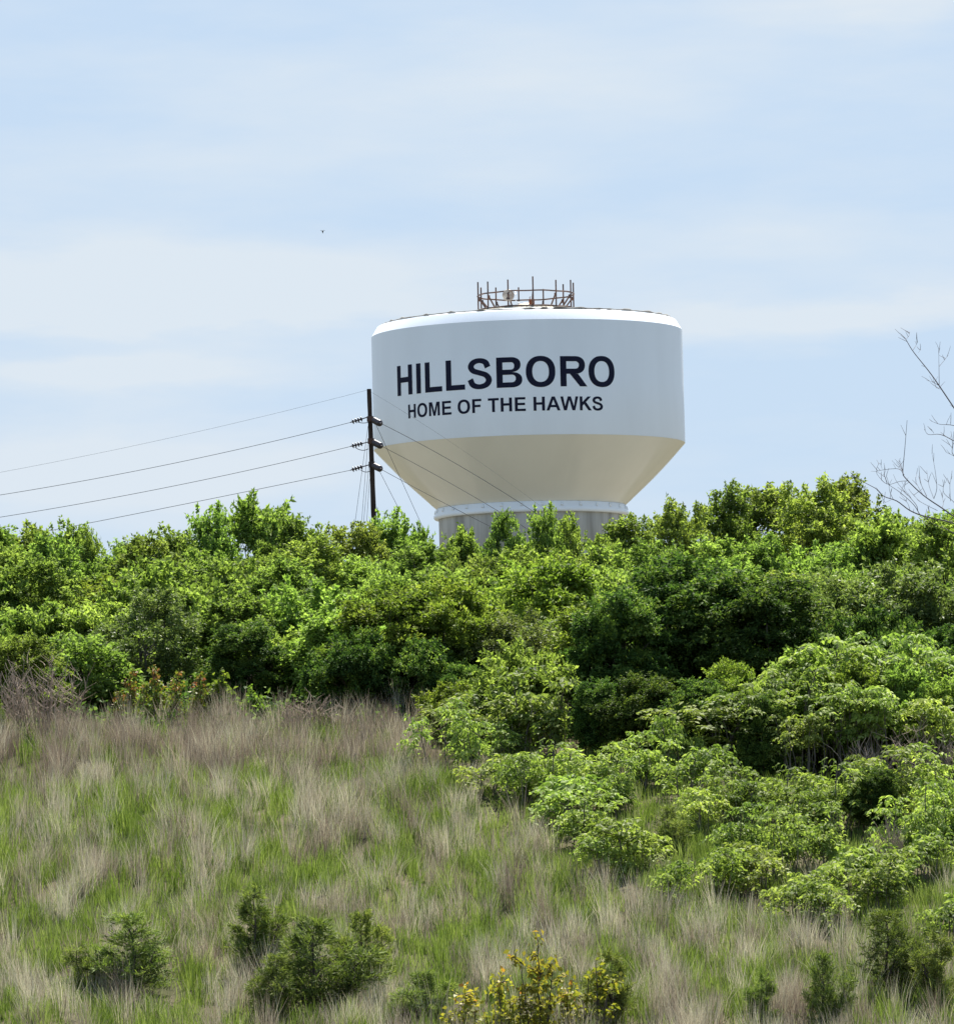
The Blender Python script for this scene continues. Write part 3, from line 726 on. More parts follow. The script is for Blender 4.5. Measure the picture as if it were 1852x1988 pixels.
def cedar_proto(key, seed, W, H):
    """young juniper: several leaders and loose ascending feathery sprays with gaps between"""
    r = np.random.RandomState(seed); g = Geo()
    leaders = [((0, 0, -0.2), (0.05, 0, H * 0.95))] + [((0.03, 0, 0.1), (W * 0.30 * math.cos(a), W * 0.30 * math.sin(a), H * r.uniform(0.55, 0.8))) for a in r.uniform(0, 6.283, 4)]
    C, D, NN, LL, LW, T = [], [], [], [], [], []
    for li, (a0, b0) in enumerate(leaders):
        pts = np.array(limb(g, r, a0, b0, 0.035, 0.008, 0.08, 6, 8))
        for b in range(int((52 if li == 0 else 20) * H / 1.5)):
            t = r.rand() ** 0.85; s = pts[1 + int(t * 6.99) % 7] + r.normal(size=3) * 0.03; a = r.rand() * 6.283
            ln = (0.10 + 0.50 * (1 - t)) * W / 1.7 * r.uniform(0.5, 1.35) * (1.0 if li == 0 else 0.75)
            e = s + np.array([ln * math.cos(a), ln * math.sin(a), ln * r.uniform(0.1, 1.0)])
            limb(g, r, s, e, 0.008, 0.003, 0.12, 4, 4)
            tb = 0.5 + 0.2 * r.normal()
            for k in range(6):                           # flat sprays along the branch
                p0 = s + (e - s) * r.uniform(0.3, 1.0); dv = unit(e - s) + 0.6 * r.normal(size=3); n = r.randint(9, 15)
                q = r.rand(n) * 0.14
                C.append(p0 + np.outer(q, unit(dv)) + r.normal(size=(n, 3)) * 0.015); D.append(unit(dv) + 0.55 * r.normal(size=(n, 3)) + np.array([0, 0, 0.25]))
                NN.append(r.normal(size=(n, 3)) + np.array([0, 0, 0.5])); LL.append(r.uniform(0.05, 0.13, n)); LW.append(r.uniform(0.010, 0.019, n))
                T.append(np.clip(tb + 0.18 * r.normal(size=n), 0, 1))
    v, f = leaves(np.concatenate(C), np.concatenate(D), np.concatenate(NN), np.concatenate(LL), np.concatenate(LW))
    PROTO[key] = dict(W=W, H=H, crown=mesh(key + '_crown', v, f, M['leaf_cedar'], False, np.concatenate(T)), trunk=g.mesh(key + '_trunk', M['bark']))
cedar_proto('cedar0', 90, 1.9, 1.7); cedar_proto('cedar1', 91, 1.5, 1.5); cedar_proto('cedar2', 92, 1.7, 1.4)

def sapling_proto(key, seed, W, H, mat, nst=3, ll=0.075, per=75):
    """slender upright shoots with roundish leaves spaced along side twigs"""
    r = np.random.RandomState(seed); g = Geo(); C, D, NN, T = [], [], [], []
    for s in range(nst):
        a = s * 2.4 + r.rand(); x, y = W * 0.3 * math.cos(a) * (s > 0), W * 0.3 * math.sin(a) * (s > 0)
        h = H * (1.0 if s == 0 else r.uniform(0.5, 0.8))
        pts = limb(g, r, (x * 0.4, y * 0.4, -0.2), (x, y, h), 0.020, 0.006, 0.05, 4, 8)
        for b in range(int(15 * h / H)):
            p0 = np.array(pts[r.randint(2, 8)]); aa = r.rand() * 6.283
            ln = r.uniform(0.12, 0.36) * W / 0.9 * (1.15 - 0.75 * p0[2] / H)
            e = p0 + np.array([ln * math.cos(aa), ln * math.sin(aa), ln * r.uniform(0.15, 0.7)])
            limb(g, r, p0, e, 0.008, 0.004, 0.1, 4, 4)
            n = int(per * ln) + 6; q = 0.3 + 0.8 * r.rand(n)
            C.append(p0 + np.outer(q, e - p0) + r.normal(size=(n, 3)) * 0.045)
            D.append(r.normal(size=(n, 3)) + np.array([0, 0, -0.5])); NN.append(r.normal(size=(n, 3)) * 0.7 + np.array([0, -0.3, 0.8]))
            T.append(np.clip(0.12 + 0.62 * p0[2] / H * r.rand(n) + 0.26 * r.rand(n) ** 2 + 0.1 * r.normal(size=n), 0, 1))
    C = np.concatenate(C); n = len(C)
    v, f = leaves(C, np.concatenate(D), np.concatenate(NN), r.uniform(0.7, 1.3, n) * ll, r.uniform(0.7, 1.2, n) * ll * 0.75)
    PROTO[key] = dict(W=W, H=H, crown=mesh(key + '_crown', v, f, mat, False, np.concatenate(T)), trunk=g.mesh(key + '_trunk', M['bark']))
sapling_proto('yellow0', 95, 0.9, 1.5, M['leaf_yellow'], 4, 0.088, 38); sapling_proto('yellow1', 96, 0.8, 1.0, M['leaf_yellow'], 4, 0.088, 38)
sapling_proto('red0', 97, 0.8, 1.1, M['leaf_red'], 3, 0.095); sapling_proto('red1', 98, 0.7, 1.0, M['leaf_red'], 4, 0.095)
sapling_proto('lime0', 99, 0.9, 1.0, M['leaf_bright'], 4, 0.11)

def bare_proto(key, seed, W, H, n):
    r = np.random.RandomState(seed); g = Geo()
    for s in range(n):
        a = r.rand() * 6.283; q = math.sqrt(r.rand())
        b = np.array([0.35 * W * 0.5 * q * math.cos(a), 0.35 * W * 0.5 * q * math.sin(a), -0.1])
        e = np.array([W * 0.5 * q * math.cos(a), W * 0.5 * q * math.sin(a), H * r.uniform(0.55, 1.0) * (1 - 0.25 * q)])
        pts = limb(g, r, b, e, 0.0085, 0.003, 0.08, 4, 6)
        for _ in range(5):
            p0 = np.array(pts[r.randint(2, 6)]); limb(g, r, p0, p0 + np.array([r.normal() * 0.14, r.normal() * 0.14, r.uniform(0.1, 0.35)]), 0.006, 0.003, 0.1, 4, 3)
    PROTO[key] = dict(W=W, H=H, crown=None, trunk=g.mesh(key + '_stems', M['twig']))
bare_proto('bare0', 101, 1.6, 1.9, 60); bare_proto('bare1', 102, 1.3, 1.1, 45)

def plant(name, key, loc, h, w_, label, cat, group=None, rz=None, sub=('trunk', 'crown')):
    p = PROTO[key]
    if key + 's' in PROTO and (h / w_) / (p['H'] / p['W']) < 0.72: p = PROTO[key + 's']   # squat plants get a squat form
    o = empty(name, loc)
    s = w_ / p['W']
    o.scale = (s, s, h / p['H'])
    o.rotation_euler = (0, 0, rs.rand() * 6.283 if rz is None else rz)
    tag(o, label, cat, group)
    obj(sub[0], p['trunk'], o)
    if p['crown'] is not None: obj(sub[1], p['crown'], o)
    return o

# ------------------------------------------------------------------ the thicket on the hill
MARKS = [(-80, 'at the left edge'), (75, 'near the left edge'), (180, 'below the lowest wire'), (285, 'left of the rounded tall tree'),
         (390, 'left-under the rounded tall tree'), (500, 'right under the rounded tall tree'), (600, 'left of the utility pole'), (690, 'below the utility pole'),
         (775, 'just right of the utility pole'), (850, 'under the pedestal left side'), (930, 'below the word OF'), (1020, 'below the pedestal centre'), (1110, 'under the pedestal right side'),
         (1195, 'at the pedestal right end'), (1280, 'right of the cone'), (1380, 'left of the tallest trees'), (1480, 'by the tallest trees left'),
         (1570, 'by the tallest trees middle'), (1660, 'left of the bare branches'), (1760, 'under the bare branches'), (1840, 'at the right edge')]
used = {}
def where(px): return max((m for m in MARKS if m[0] <= px), key=lambda m: m[0])[1]
def uniq(base, alts=('', 'shorter ', 'narrower ', 'smaller ', 'half hidden ', 'lower ')):
    for a in alts:
        t = a + base
        if t not in used:
            used[t] = 1; return t
    return base
LOOK = {'thicket': 'lumpy leafy green tree', 'loose': 'open leafy tree with ragged top', 'bright': 'bright yellow-green tree', 'dark': 'dark green broad tree', 'grey': 'dull grey-green small-leaved tree'}
NAME = {'thicket': 'thicket_tree', 'loose': 'open_crowned_tree', 'bright': 'young_tree', 'dark': 'broad_tree', 'grey': 'small_leaved_tree'}
def tree(px, top, wpx, Y, key, row, label=None, group=None, grow=1.0):
    top += 26 if row == 'on the skyline' else 16         # the leafy shoots stand above the nominal crown
    x = at(px, top, Y).x
    z0 = float(gz(x, Y)); h = (at(px, top, Y).z - z0) * grow
    kind = key.rstrip('0123456789')
    lab = label or uniq('%s %s %s' % (LOOK[kind], row, where(px)))
    return plant(NAME[kind], key, (x, Y, z0), h, wpx * Y / F, lab, 'tree', group or 'trees of the hillside thicket')

SKY = [(-25, 1012, 150, 'thicket0'), (60, 1016, 150, 'thicket1'), (125, 1022, 110, 'thicket2'), (172, 1030, 70, 'thicket3'), (240, 1042, 95, 'thicket0'), (318, 1032, 120, 'thicket2'),
       (405, 988, 120, 'thicket3'), (488, 964, 150, 'thicket1'), (565, 996, 120, 'thicket0'), (628, 1030, 80, 'thicket2'), (690, 1006, 120, 'loose0'), (755, 996, 130, 'thicket3'),
       (810, 1016, 80, 'thicket1'), (852, 1040, 90, 'loose1'), (905, 1028, 100, 'thicket2'), (985, 986, 80, 'thicket0'), (1055, 986, 90, 'thicket3'), (1102, 1000, 85, 'loose2'),
       (1168, 1036, 90, 'thicket1'), (1232, 990, 140, 'loose0'), (1322, 964, 120, 'loose1'), (1408, 946, 130, 'loose2'), (1492, 934, 160, 'loose0'), (1570, 926, 160, 'loose1'), (1645, 930, 150, 'loose2'),
       (1735, 996, 150, 'thicket2'), (1800, 1004, 120, 'loose1'), (1868, 980, 120, 'thicket0')]
for i, (px, top, wp, key) in enumerate(SKY):
    tree(px, top, wp * 1.12, 178 + 9 * ((i * 7) % 5) / 5, key, 'on the skyline')
rr_ = np.random.RandomState(5)
def row(y_top, Y, step, amp, rowname, x0=-60, x1=1915, keys=('thicket0', 'thicket1', 'thicket2', 'thicket3'), wf=1.6, skip=lambda x: False):
    x = x0; i = 0
    while x < x1:
        if not skip(x):
            tree(x, y_top + amp * rr_.normal() - (15 if x > 1150 else 0), step * wf * rr_.uniform(0.85, 1.2), Y + rr_.uniform(-2.5, 2.5), keys[rr_.randint(len(keys))], rowname)
        x += step * rr_.uniform(0.8, 1.2); i += 1
TK = tuple('thicket%d' % q for q in range(7))
row(1066, 170, 95, 18, 'in the second row', keys=TK + ('loose2',))
row(1112, 163, 108, 18, 'in the third row', keys=TK + ('bright0', 'loose1'))
row(1165, 156, 118, 20, 'in the fourth row', x1=1900, keys=TK + ('bright1',))
row(1196, 149.5, 128, 20, 'in the fifth row', x1=1250, keys=TK + ('bright0',), skip=lambda x: 230 < x < 360)
row(1232, 143, 112, 22, 'in the front row', x1=620, keys=TK, skip=lambda x: 170 < x < 470)
G1 = 'trees at the edge of the grass'
tree(295, 1152, 190, 147, 'grey1', '', 'olive small-leaved tree with white glints among the lumpy trees on the left', G1)
tree(480, 1205, 190, 143, 'dark1', '', 'rounded dark tree behind the red-tipped saplings', G1)
tree(640, 1180, 150, 142.5, 'thicket1', '', 'leafy tree at the grass edge left of the tall bright tree', G1)
tree(745, 1140, 220, 141, 'bright0', '', 'tall bright tree at the grass edge below the utility pole', G1)
tree(865, 1130, 200, 141.5, 'bright1', '', 'bright feathery tree at the grass edge under the left end of the pedestal', G1)
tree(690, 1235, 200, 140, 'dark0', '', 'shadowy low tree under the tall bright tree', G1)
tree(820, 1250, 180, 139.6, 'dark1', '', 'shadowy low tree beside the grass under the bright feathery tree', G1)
tree(1050, 1085, 240, 146, 'bright0', '', 'airy yellow-green tree with a thin dark trunk below the pedestal', G1)
tree(1000, 1190, 190, 140.5, 'grey0', '', 'dull green bush left of the big dark tree', G1)
tree(1130, 1180, 190, 139, 'bright1', '', 'light green bush against the left side of the big dark tree', G1)
tree(1310, 1085, 330, 139, 'dark0', '', 'big dark tree standing right of centre, deep shade beneath it', G1)
tree(1200, 1150, 220, 137, 'dark1', '', 'dark broad tree pressed against the left of the big dark tree', G1)
tree(1470, 1120, 300, 138, 'dark1', '', 'broad dark tree right of the big dark tree', G1)
tree(1620, 1115, 250, 141, 'grey0', '', 'grey-green rounded tree under the tallest skyline trees on the right', G1)
tree(1770, 1110, 260, 141, 'grey1', '', 'grey-green rounded tree under the bare branches', G1)
tree(1890, 1125, 200, 140, 'grey0', '', 'grey-green tree cut by the right edge of the picture', G1)
tree(1690, 1200, 260, 137, 'dark1', '', 'dark tree between the grey-green trees and the sumacs on the right', G1)
tree(1840, 1215, 200, 136.5, 'dark0', '', 'dark tree at the right edge above the sumacs', G1)

# low shrubs in the shade beneath the tall ones
for px in range(640, 1560, 92):
    Y = 143.5 + 3 * rr_.rand()
    tree(px + 20 * rr_.normal(), 1318 + 14 * rr_.normal() - 0.03 * (px - 640), 150, Y, ('thicket%d' % rr_.randint(7)), '', uniq('low shaded shrub under the broad trees ' + where(px)), 'low shrubs beneath the broad trees')
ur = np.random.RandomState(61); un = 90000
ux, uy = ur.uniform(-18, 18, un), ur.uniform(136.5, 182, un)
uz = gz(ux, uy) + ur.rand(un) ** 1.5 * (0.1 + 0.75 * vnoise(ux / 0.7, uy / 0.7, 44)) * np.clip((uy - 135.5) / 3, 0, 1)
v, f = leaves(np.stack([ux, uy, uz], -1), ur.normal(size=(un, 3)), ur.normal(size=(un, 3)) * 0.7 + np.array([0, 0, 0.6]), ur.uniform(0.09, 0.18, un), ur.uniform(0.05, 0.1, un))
tag(obj('undergrowth', mesh('undergrowth', v, f, M['leaf_shade'], False, ur.rand(un))), 'dark leafy undergrowth covering the ground beneath the thicket trees', 'undergrowth', kind='stuff')

# ------------------------------------------------------------------ sumacs on the right
SUM = [  # px, top, base, width, proto, label
 (940, 1352, 1452, 200, 'sumac1', 'leafy sumac at the meeting of grass and thicket, left end of the sumacs'),
 (1040, 1318, 1455, 200, 'sumac0', 'rounded sumac right of the sumac at the grass edge, under the big dark tree'),
 (1060, 1452, 1555, 190, 'sumac1', 'bright sumac mound standing out into the grass, topmost of its mound'),
 (960, 1470, 1535, 130, 'sumac2', 'small low sumac at the left end of the bright mound'),
 (1180, 1462, 1560, 150, 'sumac0', 'sumac at the right end of the bright mound'),
 (1100, 1510, 1600, 160, 'sumac2', 'front sumac of the bright mound in the grass'),
 (1265, 1440, 1530, 130, 'sumac0', 'sumac between the bright mound and the dark hollow'),
 (1322, 1392, 1520, 80, 'sumac2', 'small lone sumac bright against the dark hollow'),
 (1340, 1455, 1545, 120, 'sumac2', 'low sumac below the dark hollow'),
 (1440, 1345, 1510, 150, 'tallsumac1', 'tall bare-stemmed sumac right of the dark hollow'),
 (1520, 1300, 1500, 170, 'tallsumac0', 'tall sumac with many thin grey stems in the middle of the stems'),
 (1610, 1345, 1510, 170, 'tallsumac1', 'tall sumac next to a leaning grey stem'),
 (1700, 1340, 1515, 160, 'tallsumac0', 'tall sumac with bare lower stems left of the brown twigs'),
 (1640, 1255, 1460, 190, 'tallsumac1', 'sumac of the upper tier above the grey stems'),
 (1740, 1235, 1450, 180, 'tallsumac0', 'second upper-tier sumac under the dark tree on the right'),
 (1820, 1275, 1470, 180, 'tallsumac1', 'upper-tier sumac at the right edge'),
 (1560, 1395, 1520, 120, 'tallsumac0', 'slim sumac in front of the grey stems'),
 (1830, 1360, 1520, 150, 'tallsumac0', 'tall sumac among brown twigs at the right edge'),
 (1150, 1560, 1640, 140, 'sumac0', 'sumac below the bright mound, half sunk in grass'),
 (1230, 1595, 1680, 140, 'sumac2', 'sumac below and right of the bright mound'),
 (1180, 1632, 1700, 90, 'sumac2', 'single low sumac sprig at the lower tip of the mound'),
 (1355, 1535, 1610, 100, 'sumac2', 'small round sumac alone in shaded grass'),
 (1430, 1508, 1590, 140, 'sumac0', 'flat-topped sumac in front of the dark hollow'),
 (1520, 1500, 1600, 160, 'sumac1', 'sumac under the grey stems, left of the wide right clump'),
 (1610, 1490, 1610, 190, 'sumac1', 'wide sumac of the right clump'),
 (1720, 1470, 1590, 180, 'sumac0', 'sumac in the upper right clump below the tall stems'),
 (1810, 1450, 1580, 190, 'sumac1', 'sumac in the right clump touching the right edge'),
 (1780, 1530, 1660, 170, 'sumac1', 'sumac overhanging the dark gap on the right'),
 (1860, 1555, 1650, 130, 'sumac0', 'sumac cut by the right edge above the dark gap'),
 (1450, 1580, 1680, 130, 'sumac0', 'left sumac of the middle clump standing in the grass'),
 (1520, 1572, 1690, 150, 'sumac1', 'centre sumac of the middle clump standing in the grass'),
 (1590, 1580, 1690, 130, 'sumac0', 'right sumac of the middle clump standing in the grass'),
 (1470, 1640, 1730, 130, 'sumac2', 'front sumac of the middle clump standing in the grass'),
 (1400, 1655, 1740, 110, 'sumac2', 'low sumac sprawling left of the middle clump'),
 (1650, 1645, 1750, 150, 'sumac2', 'pale sumac lower right of the middle clump'),
 (1720, 1670, 1760, 150, 'sumac0', 'pale sumac right of the lower clumps'),
 (1540, 1700, 1780, 110, 'sumac2', 'small sumac low in the grass below the middle clump'),
 (1610, 1715, 1800, 120, 'sumac2', 'lowest sumac standing in the grass on the right'),
 (1790, 1625, 1700, 110, 'sumac2', 'small sumac under the dark gap near the right edge'),
 (1845, 1740, 1830, 120, 'sumac2', 'low pale sumac at the right edge'),
 (1300, 1680, 1750, 80, 'sumac2', 'tiny sumac sprout in the grass right of the mound tip'),
]
SUMPOS = []
def sumac(px, top, base, wp, key, lab):
    p = ground_hit(px, base)
    h = max(at(px, top, p.y).z - p.z, 0.4)
    SUMPOS.append((p.x, p.y, 0.5 * wp * p.y / F))
    plant('sumac', key, p, h, wp * p.y / F, lab, 'shrub', 'sumacs spreading over the right of the slope', sub=('stems', 'foliage'))
for px, top, base, wp, key, lab in SUM:
    sumac(px, top - 12, base + 8, wp * 0.86, key, lab)
# the rest of the colony: tiers from the thicket down to the grass
sr = np.random.RandomState(31)
TIERS = [('top tier', 1400, 860, 1080, 'tallsumac', 150), ('second tier', 1425, 1560, 1890, 'tallsumac', 150), ('third tier', 1478, 905, 1120, 'sumac', 125), ('fourth tier', 1500, 1390, 1890, 'tallsumac', 165),
          ('fifth tier', 1560, 1020, 1280, 'sumac', 105), ('sixth tier', 1602, 1440, 1890, 'sumac', 92), ('lowest tier', 1735, 1640, 1860, 'sumac', 80)]
for tn_, base, xa, xb, kind, hp in TIERS:
    x = xa
    while x < xb:
        if not (1690 < x < 1790 and 1560 < base < 1690):
            k_ = sr.randint(2) if kind == 'tallsumac' else sr.randint(4)
            b_ = base + sr.uniform(-30, 30); t_ = b_ - hp * sr.uniform(0.65, 1.3)
            lab = uniq('sumac in the %s of the slope %s' % (tn_, where(x)))
            sumac(x, t_, b_, hp * sr.uniform(0.6, 1.25), kind + str(k_), lab)
        x += sr.uniform(50, 120)
SUMPOS = np.array(SUMPOS)
def near_sumac(x, y):
    d = np.full(len(x), 9.0)
    for (sx, sy, sr_) in SUMPOS:
        d = np.minimum(d, np.hypot(x - sx, (y - sy + 0.5) * 0.55) / max(sr_, 0.3))
    return np.clip((d - 0.6) / 0.9, 0, 1)

# taller shrubs among the upper sumacs; dark-leaved ones put shade in the gaps
for px, top, base, wp, key, lab in [(1420, 1300, 1475, 120, 'bright1', 'light green shrub at the right side of the dark hollow'), (1570, 1290, 1480, 150, 'thicket4', 'leafy shrub above the tall stems in the middle of the right thicket'),
     (1665, 1300, 1490, 130, 'bright0', 'light green shrub among the tall sumacs left of the right-edge twigs'), (1760, 1310, 1500, 140, 'thicket5', 'leafy shrub behind the brown twigs on the right'), (1850, 1330, 1500, 130, 'thicket6', 'leafy shrub cut by the right edge above the brown twigs'),
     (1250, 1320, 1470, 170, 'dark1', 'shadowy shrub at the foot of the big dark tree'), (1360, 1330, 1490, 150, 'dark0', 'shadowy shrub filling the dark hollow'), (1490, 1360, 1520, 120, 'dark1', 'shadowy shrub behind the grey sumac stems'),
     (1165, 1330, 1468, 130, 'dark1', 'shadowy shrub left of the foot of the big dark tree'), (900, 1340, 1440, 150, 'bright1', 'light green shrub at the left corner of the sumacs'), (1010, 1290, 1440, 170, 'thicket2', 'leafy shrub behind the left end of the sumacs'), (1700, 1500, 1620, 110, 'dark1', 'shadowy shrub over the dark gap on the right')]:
    p = ground_hit(px, base)
    SUMPOS = np.vstack([SUMPOS, [p.x, p.y, 0.5 * wp * p.y / F]])
    plant('leafy_shrub', key, p, at(px, top, p.y).z - p.z, wp * p.y / F, lab, 'shrub', 'taller shrubs among the sumacs')

# brown bare shrubs
for px, top, base, wp, key, lab, nm in [
 (85, 1262, 1440, 190, 'bare0', 'bare brown twiggy shrub at the far left edge of the thicket', 'bare_shrub'),
 (20, 1300, 1430, 110, 'bare1', 'smaller bare brown shrub beside the left picture edge', 'bare_shrub'),
 (1800, 1400, 1540, 170, 'bare0', 'tangle of bare brown twigs under the sumacs at the right', 'bare_shrub'),
 (1690, 1440, 1545, 130, 'bare1', 'low bare twigs among the grey sumac stems', 'bare_shrub'),
 (1735, 1590, 1700, 70, 'bare1', 'rusty brown dead shrub in the dark gap on the right', 'bare_shrub'),
 (600, 1352, 1425, 150, 'bare1', 'pale dead brush lying at the thicket foot behind the dry grass', 'bare_shrub')]:
    p = ground_hit(px, base)
    plant(nm, key, p, at(px, top, p.y).z - p.z, wp * p.y / F, lab, 'shrub', 'bare twiggy shrubs', sub=('stems', 'crown'))

# cedars in the foreground
for px, top, base, wp, key, lab in [
 (250, 1795, 1945, 230, 'cedar0', 'dark young cedar low on the left of the slope'),
 (150, 1850, 1935, 120, 'cedar1', 'small cedar hugging the left of the dark young cedar'),
 (490, 1745, 1900, 150, 'cedar1', 'slim cedar behind the widest cedar, dark at its core'),
 (620, 1815, 1975, 250, 'cedar2', 'widest low cedar left of centre at the bottom'),
 (700, 1795, 1920, 140, 'cedar2', 'pale cedar behind the right side of the widest cedar'),
 (545, 1870, 1985, 150, 'cedar0', 'cedar at the left foot of the widest cedar'),
 (1195, 1868, 2000, 130, 'cedar1', 'dark cedar behind the yellow saplings'),
 (1720, 1790, 1950, 190, 'cedar0', 'sprawling olive cedar low on the right'),
 (1830, 1830, 1960, 120, 'cedar1', 'olive cedar at the lower right edge'),
 (1490, 1905, 2010, 90, 'cedar1', 'small dark cedar at the bottom right of centre'),
 (1605, 1875, 2000, 120, 'cedar2', 'faint cedar between the small dark cedar and the sprawling olive one'),
 (-5, 1372, 1450, 70, 'cedar1', 'dark cedar cut by the left edge below the thicket'),
 (820, 1905, 1995, 150, 'cedar2', 'low pale cedar right of the widest cedar'),
 (1300, 1580, 1650, 110, 'cedar2', 'olive cedar among the sumacs')]:
    p = ground_hit(px, base)
    p.z -= 0.15
    plant('cedar', key, p, (at(px, top, p.y).z - p.z) * 1.06, wp * 1.18 * p.y / F, lab, 'cedar', 'young cedars on the slope', sub=('trunk', 'foliage'))

# saplings
for px, top, base, wp, key, lab, nm in [
 (1050, 1826, 2035, 125, 'yellow0', 'tallest yellow sapling at the bottom with an orange tip', 'yellow_sapling'),
 (975, 1890, 2030, 85, 'yellow1', 'thin yellow sapling just left of the tallest one', 'yellow_sapling'),
 (905, 1918, 2030, 110, 'yellow1', 'low yellow sapling leftmost at the bottom', 'yellow_sapling'),
 (1105, 1915, 2030, 95, 'yellow1', 'bushy yellow sapling against the right of the tallest one', 'yellow_sapling'),
 (1160, 1866, 2030, 115, 'yellow0', 'yellow sapling in front of the dark cedar', 'yellow_sapling'),
 (1010, 1925, 2040, 100, 'yellow0', 'low yellow sapling at the foot of the tallest one', 'yellow_sapling'),
 (255, 1312, 1405, 58, 'red0', 'leftmost red-tipped sapling at the thicket foot', 'red_tipped_sapling'),
 (303, 1305, 1405, 58, 'red1', 'second red-tipped sapling from the left at the thicket foot', 'red_tipped_sapling'),
 (345, 1312, 1405, 58, 'red0', 'third red-tipped sapling from the left at the thicket foot', 'red_tipped_sapling'),
 (388, 1318, 1405, 55, 'red1', 'rightmost red-tipped sapling at the thicket foot', 'red_tipped_sapling'),
 (232, 1350, 1414, 45, 'red1', 'smallest red-tipped sapling, lower left of the others', 'red_tipped_sapling'),
 (440, 1312, 1408, 85, 'lime0', 'yellow-green sapling right of the red-tipped saplings', 'lime_sapling'),
 (490, 1340, 1412, 62, 'lime0', 'smaller yellow-green sapling right of the red-tipped saplings', 'lime_sapling')]:
    p = ground_hit(px, base)
    plant(nm, key, p, at(px, top, p.y).z - p.z, wp * p.y / F, lab, 'sapling', nm.replace('_', ' ') + 's', sub=('stems', 'leaves'))

# ------------------------------------------------------------------ dead tree at the right edge
DY = 122.0
zx = lambda a, b, d=0.0: at(1653.5 + 0.231 * a, 612.4 + 0.231 * b, DY + d)
tb = at(1990, 1500, DY); tb = Vector((tb.x, DY, float(gz(tb.x, DY))))
dead = empty('dead_tree', tb)
tag(dead, 'bare dead tree whose thin grey branches reach in at the right edge', 'tree')
g = Geo()
tpt = [tb - tb, zx(1400, 2300) - tb, zx(1370, 1900) - tb, zx(1330, 1500) - tb, zx(1290, 1100) - tb, zx(1220, 800) - tb, zx(1180, 500) - tb]
g.tube([Vector((0, 0, -0.3))] + tpt[1:], [0.16, 0.13, 0.11, 0.085, 0.06, 0.035, 0.012], 8)
obj('trunk', g.mesh('trunk', M['deadbark']), dead)
BR = [([(1360, 1750), (1150, 1250), (980, 960), (859, 775), (735, 590), (650, 470), (515, 300), (455, 200), (425, 165)], 0.040, -1.0),
 ([(735, 590), (733, 430), (730, 280)], 0.012, -0.5), ([(733, 430), (770, 385), (810, 335)], 0.009, -0.5), ([(722, 580), (680, 560), (630, 545)], 0.009, -0.5), ([(515, 290), (540, 250), (555, 215)], 0.009, -0.5), ([(455, 200), (480, 170), (488, 135)], 0.007, -0.5), ([(750, 620), (735, 615), (712, 608)], 0.007, -0.5), ([(560, 310), (580, 285)], 0.006, -0.5),
 ([(1310, 1300), (1050, 1000), (859, 925), (745, 915), (675, 890)], 0.024, 0.4), ([(832, 920), (830, 895)], 0.006, 0.4),
 ([(1330, 1450), (1050, 1180), (859, 1055), (745, 1000), (645, 1000), (610, 955)], 0.026, 0.8), ([(690, 990), (668, 955)], 0.008, 0.8),
 ([(1340, 1600), (1050, 1370), (859, 1180), (840, 1105), (755, 1040)], 0.024, 0.2), ([(859, 1180), (795, 1150)], 0.008, 0.2), ([(845, 1110), (848, 1065)], 0.007, 0.2),
 ([(1380, 2060), (1100, 1860), (859, 1690), (760, 1620), (600, 1510), (455, 1370), (430, 1310), (445, 1130), (465, 880)], 0.042, -0.6),
 ([(440, 1340), (395, 1290), (280, 1295), (205, 1310), (160, 1308)], 0.014, -0.6), ([(430, 1310), (385, 1265)], 0.008, -0.6), ([(425, 1290), (390, 1215)], 0.007, -0.6),
 ([(1390, 2120), (1100, 1880), (859, 1750), (620, 1690), (490, 1640), (380, 1560), (270, 1520), (210, 1460), (100, 1400), (0, 1340)], 0.040, 0.3),
 ([(1395, 2200), (1100, 2000), (859, 1830), (700, 1760), (560, 1660)], 0.030, 0.9),
 ([(570, 1670), (520, 1590), (410, 1490), (310, 1420), (285, 1370), (265, 1330)], 0.016, 0.2), ([(555, 1640), (540, 1590), (455, 1490), (380, 1400), (350, 1335)], 0.014, 0.2),
 ([(690, 1540), (715, 1450), (700, 1300), (675, 1160)], 0.014, -0.5), ([(630, 1520), (575, 1400), (570, 1335)], 0.014, -0.5), ([(690, 1540), (650, 1430), (630, 1300)], 0.010, -0.5),
 ([(480, 1390), (400, 1395), (310, 1420), (250, 1380), (205, 1310), (235, 1240), (255, 1290)], 0.012, -0.3), ([(350, 1550), (320, 1480), (312, 1420)], 0.012, 0.3), ([(330, 1550), (265, 1580)], 0.008, 0.3),
 ([(1120, 1850), (900, 1650), (859, 1570), (780, 1500), (770, 1440), (800, 1380)], 0.016, 0.6), ([(830, 1560), (825, 1420), (845, 1350)], 0.010, 0.6), ([(720, 1640), (640, 1600), (570, 1560), (520, 1510)], 0.012, -0.2),
 ([(490, 1640), (470, 1580), (410, 1500)], 0.010, 0.3), ([(640, 1600), (655, 1660)], 0.007, -0.2), ([(480, 1400), (440, 1440), (470, 1500)], 0.008, -0.4), ([(760, 1620), (770, 1570), (750, 1490)], 0.010, -0.5), ([(600, 1510), (540, 1400), (545, 1330)], 0.009, -0.6)]
br_ = np.random.RandomState(3)
